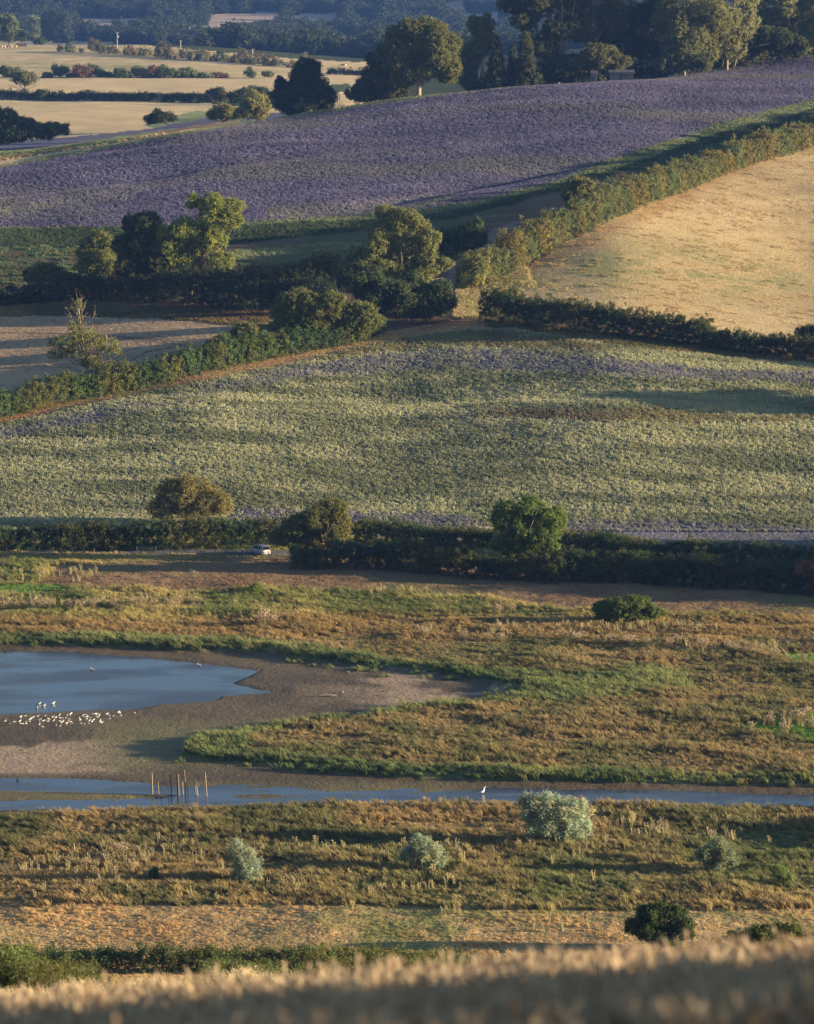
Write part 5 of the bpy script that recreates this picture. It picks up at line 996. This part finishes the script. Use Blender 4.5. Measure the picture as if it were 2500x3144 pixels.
J = [((-.16, 0, .16), .11), ((0, 0, .20), .10), ((.13, 0, .26), .08), ((.20, 0, .36), .06), ((.28, 0, .38), .045), ((.34, 0, .36), .025)]; Bn = [(0, 1), (1, 2), (2, 3), (3, 4), (4, 5)]
for sy in (-1, 1):
    n = len(J); J += [((.18, sy * .03, .46), .02), ((.13, sy * .05, .60), .02)]; Bn += [(3, n), (n, n + 1)]
    n = len(J); J += [((.15, sy * .05, .12), .03), ((.17, sy * .05, .01), .02)]; Bn += [(2, n), (n, n + 1)]
    n = len(J); J += [((-.12, sy * .08, .08), .05), ((.02, sy * .08, .02), .025)]; Bn += [(0, n), (n, n + 1)]
n = len(J); J += [((-.28, 0, .18), .03)]; Bn += [(0, n)]
hr = skin_animal('hare', J, Bn, (flat('hare_fur', (.30, .14, .055), .85),), 2)
o = link('hare', hr, None, hit(980, 1941)); o.rotation_euler = (0, 0, -.3); props(o, 'brown hare sitting upright in the short dry grass', 'hare')

# ------------------------------------------------------------------ fences, gate, sign
def fence(name, us, vs_, h, lab, rails=(), wires=(), mt='wood', r=.06):
    P = [hit(a, b) for a, b in zip(us, vs_)]; B = P[len(P) // 2]; root = thing(name, B, lab, 'fence'); g = np.random.default_rng(abs(int(us[0])) + 7)
    for p in P:
        mb = MB(); q = p - B; t_ = g.normal(0, .03, 2); hh = h * g.uniform(.92, 1.08); mb.tube([q - [0, 0, .1], q + [t_[0] * .5, t_[1] * .5, hh * .5], q + [t_[0], t_[1], hh], q + [t_[0], t_[1], hh + .04]], [r, r, r * .95, r * .4], 6); link('post', mb.mesh('post', (M[mt],)), root)
    for k, hz in enumerate(rails):
        mb = MB()
        for a, b in zip(P[:-1], P[1:]): mb.tube([a - B + [0, -.05, hz], b - B + [0, -.05, hz + g.normal(0, .02)]], [(.02, .05)] * 2, 4)
        link('rail', mb.mesh('rail', (M[mt],)), root)
    for hz in wires:
        mb = MB(); mb.tube([p - B + [0, 0, hz] for p in P], [.006] * len(P), 3); link('wire', mb.mesh('wire', (mwire,)), root)
mwire = flat('wire', (.25, .25, .25), .5, .7)
fu = [-32, -9, 14, 37, 60, 83, 106, 129.5, 152, 176, 198]
fence('wooden_fence', fu, [1168.5] * 11, 1.15, 'weathered post and rail fence at the left beside the lane', rails=(.35, .7), r=.09)
fence('wire_fence', [358, 382, 406, 430, 452, 475, 497, 519, 541.6, 565, 586, 608], [1169, 1169, 1169.5, 1170, 1170, 1171, 1171, 1172, 1173, 1173.5, 1174, 1175], 1.15, 'post and wire fence running in front of the silver car', wires=(.4, .75, 1.05), mt='wooddark', r=.05)
fence('wooden_fence', [994, 1000, 1006, 1012, 1018], [594, 593, 592, 590.5, 589], 1.3, 'small old fence at the foot of the uphill hedge', rails=(.8,), mt='wooddark', r=.07)
P = hit(288, 1166); Q = hit(328, 1167); rt = thing('field_gate', P, 'old field gate leaning between the two fences by the lane', 'gate'); d = Q - P
for q in (0, 1): mb = MB(); mb.tube([d * q, d * q + [0, 0, 1.35]], [.08, .08], 6); link('post', mb.mesh('post', (M['wooddark'],)), rt)
mb = MB()
for hz in (.25, .5, .75, 1.0, 1.2): mb.tube([d * .05 + [0, 0, hz], d * .95 + [0, 0, hz]], [(.02, .04)] * 2, 4)
mb.tube([d * .05 + [0, 0, .25], d * .95 + [0, 0, 1.2]], [.03, .03], 4); link('gate_frame', mb.mesh('gate_frame', (M['wood'],)), rt)
P = hit(510.5, 1170); rt = thing('sign', P, 'small blue-grey board standing left of the silver car', 'sign')
mb = MB(); mb.box((0, 0, .5), (.36, .05, .85)); link('panel', mb.mesh('panel', (flat('blue_board', (.10, .15, .26), .5),)), rt)
mb = MB(); mb.tube([(-.12, .05, -.1), (-.12, .05, .8)], [.025] * 2, 5); mb.tube([(.12, .05, -.1), (.12, .05, .8)], [.025] * 2, 5); link('legs', mb.mesh('legs', (M['wooddark'],)), rt)

# ------------------------------------------------------------------ the car
paint_ = flat('silver_paint', (.55, .59, .65), .28, .55); glass = flat('car_glass', (.015, .018, .022), .06, 0, .8); blk = flat('black_plastic', (.02, .02, .022), .6); rub = flat('rubber', (.018, .018, .018), .85); rim = flat('alloy', (.5, .5, .52), .3, .8)
P = hit(548, 1166.5); car = thing('car', P, 'silver hatchback people carrier parked on the lane, tail towards us', 'car', rz=math.pi - R(58))
def loft(st, ring):
    vs = []; fs = []
    for s_ in st: vs += ring(*s_)
    k = len(ring(*st[0]))
    for i in range(len(st) - 1):
        for q in range(k): fs.append((i * k + q, i * k + (q + 1) % k, (i + 1) * k + (q + 1) % k, (i + 1) * k + q))
    fs += [tuple(range(k))[::-1], tuple((len(st) - 1) * k + q for q in range(k))]; return vs, fs
def low(x, w_, zb, zt): return [(x, -w_ * .92, zb), (x, -w_, zb + .12), (x, -w_, zt - .22), (x, -w_ * .95, zt), (x, w_ * .95, zt), (x, w_, zt - .22), (x, w_, zb + .12), (x, w_ * .92, zb)]
mb = MB(); mb.add(*loft([(-2.14, .70, .34, .80), (-2.08, .80, .26, 1.0), (-1.9, .86, .22, 1.04), (-1, .88, .2, 1.02), (0, .88, .2, 1.0), (1.0, .88, .2, .98), (1.35, .87, .2, .95), (1.85, .83, .22, .82), (2.08, .72, .28, .68), (2.14, .6, .34, .6)], low))
def cab(x0, x1, z0, z1, w0, w1, nz=2): return None
roof = [(-1.86, .62, 1.54), (-1.6, .67, 1.62), (-.8, .69, 1.65), (0, .68, 1.63), (.42, .62, 1.55)]
vs = []; 
for x_, w_, z_ in roof: vs += [(x_, -w_, z_ - .05), (x_, -w_ * .8, z_), (x_, w_ * .8, z_), (x_, w_, z_ - .05)]
fs = [(i * 4 + q, i * 4 + q + 1, i * 4 + 5 + q, i * 4 + 4 + q) for i in range(4) for q in range(3)]; mb.add(vs, fs)
for sy in (-1, 1):
    for a, b, w_ in (((1.30, sy * .84, .95), (.42, sy * .63, 1.54), .04), ((.22, sy * .86, 1.0), (.02, sy * .69, 1.6), .035), ((-.85, sy * .87, 1.0), (-.85, sy * .70, 1.62), .04), ((-1.55, sy * .86, 1.0), (-1.5, sy * .69, 1.6), .06), ((-2.06, sy * .80, 1.0), (-1.86, sy * .63, 1.52), .07)):
        mb.tube([a, b], [w_, w_], 6)
link('body', mb.mesh('body', (paint_,), False), car)
mb = MB(); mb.add(*loft([(-2.04, .78, 1.0, 1.0), (-1.86, .80, 1.0, 1.5), (-1.0, .81, 1.0, 1.6), (0.0, .80, 1.0, 1.58), (.42, .79, .98, 1.5), (1.28, .78, .94, .96)], lambda x, w_, zb, zt: [(x, -w_, zb), (x, -w_ + (zt - zb) * .27, zt), (x, w_ - (zt - zb) * .27, zt), (x, w_, zb)]))
link('windows', mb.mesh('windows', (glass,)), car)
mb = MB(); mb.box((-2.13, 0, .45), (.12, 1.45, .2)); link('bumper', mb.mesh('bumper', (paint_,)), car)
mb = MB(); mb.box((-2.15, 0, .72), (.03, .52, .11)); link('number_plate', mb.mesh('number_plate', (flat('plate_yellow', (.7, .5, .08), .5),)), car)
for sy in (-1, 1):
    mb = MB(); mb.box((-2.08, sy * .70, .93), (.10, .16, .34)); link('tail_light', mb.mesh('tail_light', (flat('red_lens', (.35, .02, .02), .25),)), car)
    mb = MB(); mb.box((2.02, sy * .62, .68), (.12, .26, .12)); link('headlight', mb.mesh('headlight', (flat('clear_lens', (.6, .62, .65), .15),)), car)
    mb = MB(); mb.tube([(.95, sy * .88, 1.0), (.95, sy * 1.0, 1.04)], [.03, .03], 5); mb.box((.93, sy * 1.04, 1.06), (.1, .18, .14)); link('wing_mirror', mb.mesh('wing_mirror', (paint_,)), car)
    for x_ in (-1.36, 1.34):
        mb = MB(); mb.tube([(x_, sy * .70, .31), (x_, sy * .89, .31)], [.31, .31], 18); ty = link('wheel', mb.mesh('wheel', (rub,)), car)
        mb = MB(); mb.tube([(x_, sy * .88, .31), (x_, sy * .905, .31)], [.21, .19], 14); link('rim', mb.mesh('rim', (rim,)), ty)
mb = MB(); mb.tube([(-1.7, .5, 1.66), (-.2, .5, 1.69)], [.02, .02], 4); mb.tube([(-1.7, -.5, 1.66), (-.2, -.5, 1.69)], [.02, .02], 4); link('roof_rails', mb.mesh('roof_rails', (blk,)), car)

# ------------------------------------------------------------------ power poles, sheds, wall and bales
for (a, v0, v1, lab, box) in ((247, 104, 68, 'power pole with a white transformer box among the hawthorns', True), (380.5, 108, 85, 'plain power pole in the middle of the hawthorn row', False), (532, 124, 103, 'small T-topped power pole at the right end of the hawthorn row', False)):
    P = onpt(a, 2270); h = at(a, v1, 2270)[2] - P[2]; rt = thing('power_pole', P, lab, 'pole'); mb = MB(); mb.tube([(0, 0, -1), (0, 0, h)], [.28, .2], 7); link('pole', mb.mesh('pole', (flat('grey_pole', (.5, .47, .42), .8),)), rt)
    mb = MB(); mb.box((0, 0, h - .4), (2.0, .18, .18)); link('crossarm', mb.mesh('crossarm', (M['wood'],)), rt)
    for q in (-.9, 0, .9): mb = MB(); mb.tube([(q, 0, h - .3), (q, 0, h + .1)], [.07, .09], 6); link('insulator', mb.mesh('insulator', (mw,)), rt)
    if box: mb = MB(); mb.box((.55, -.1, h - 2.6), (.9, .8, 1.5)); link('transformer', mb.mesh('transformer', (mw,)), rt)
def shed(u0, u1, vt, Y, lab, c, pitch=.8):
    a = onpt(u0, Y); b = onpt(u1, Y); w_ = abs(b[0] - a[0]); B = (a + b) / 2; h = at(u0, vt, Y)[2] - B[2]; rt = thing('shed', B, lab, 'shed')
    mb = MB(); mb.box((0, 2, h * .35), (w_, 4, h * .75 + 1)); link('wall', mb.mesh('wall', (flat('shed_board', c, .8),)), rt)
    mb = MB(); mb.add([(-w_ * .55, -.2, h * .72), (w_ * .55, -.2, h * .72), (w_ * .55, 4.2, h * .72), (-w_ * .55, 4.2, h * .72), (-w_ * .55, 2, h), (w_ * .55, 2, h)], [(0, 1, 5, 4), (2, 3, 4, 5), (0, 4, 3), (1, 2, 5), (0, 3, 2, 1)]); link('roof', mb.mesh('roof', (flat('shed_roof', (.10, .11, .13), .7),)), rt)
    mb = MB(); mb.box((w_ * .15, -.03, h * .38), (w_ * .3, .06, h * .5)); link('door', mb.mesh('door', (flat('shed_door', (c[0] * .7, c[1] * .7, c[2] * .7), .7),)), rt)
shed(1284, 1334, 147, 1196, 'blue-grey garden shed under the crest wood', (.055, .065, .085))
shed(1244, 1258, 148, 1196, 'small pale shed end left of the blue-grey shed', (.09, .10, .12))
P = onpt(45, 2395); rt = thing('wall', P, 'low brown wall beside the pale trees on the hill top', 'wall'); mb = MB(); mb.box((0, 0, .8), (7.5, .5, 2.2)); mb.box((0, 0, 1.96), (7.7, .6, .1)); link('masonry', mb.mesh('masonry', (flat('brown_wall', (.26, .17, .13), .9),)), rt)
for i, (a, c, lab) in enumerate(((4, (.6, .45, .2), 'straw coloured bale farthest left on the hill top'), (10, (.55, .5, .42), 'pale wrapped bale in the heap on the hill top'), (16, (.15, .13, .14), 'dark bale in the heap on the hill top'), (24, (.62, .48, .2), 'yellow bale nearest the low brown wall'), (34, (.65, .5, .18), 'bright yellow bale in front of the low brown wall'))):
    P = onpt(a, 2372 + i); mb = MB(); mb.tube([(-.7, 0, .65), (-.6, 0, .65), (.6, 0, .65), (.7, 0, .65)], [.5, .65, .65, .5], 12); props(link('bale', mb.mesh('bale', (flat('bale', c, .9),), True), None, P), lab, 'bale')

# ------------------------------------------------------------------ haze
def haze():
    x0, x1, y0, y1, z0, z1 = -3700, 3700, -110, 6100, -6, 205
    mb = MB(); mb.box(((x0 + x1) / 2, (y0 + y1) / 2, (z0 + z1) / 2), (x1 - x0, y1 - y0, z1 - z0))
    m = bpy.data.materials.new('haze'); m.use_nodes = True; N = m.node_tree.nodes; N.remove(N['Principled BSDF'])
    p = N.new('ShaderNodeVolumePrincipled'); p.inputs['Color'].default_value = (.17, .36, 1, 1); p.inputs['Density'].default_value = HAZE_D; p.inputs['Anisotropy'].default_value = .0
    m.node_tree.links.new(p.outputs[0], N['Material Output'].inputs['Volume'])
    props(link('haze', mb.mesh('haze', (m,))), kind='stuff')
HAZE_D = 4.8e-5
haze()
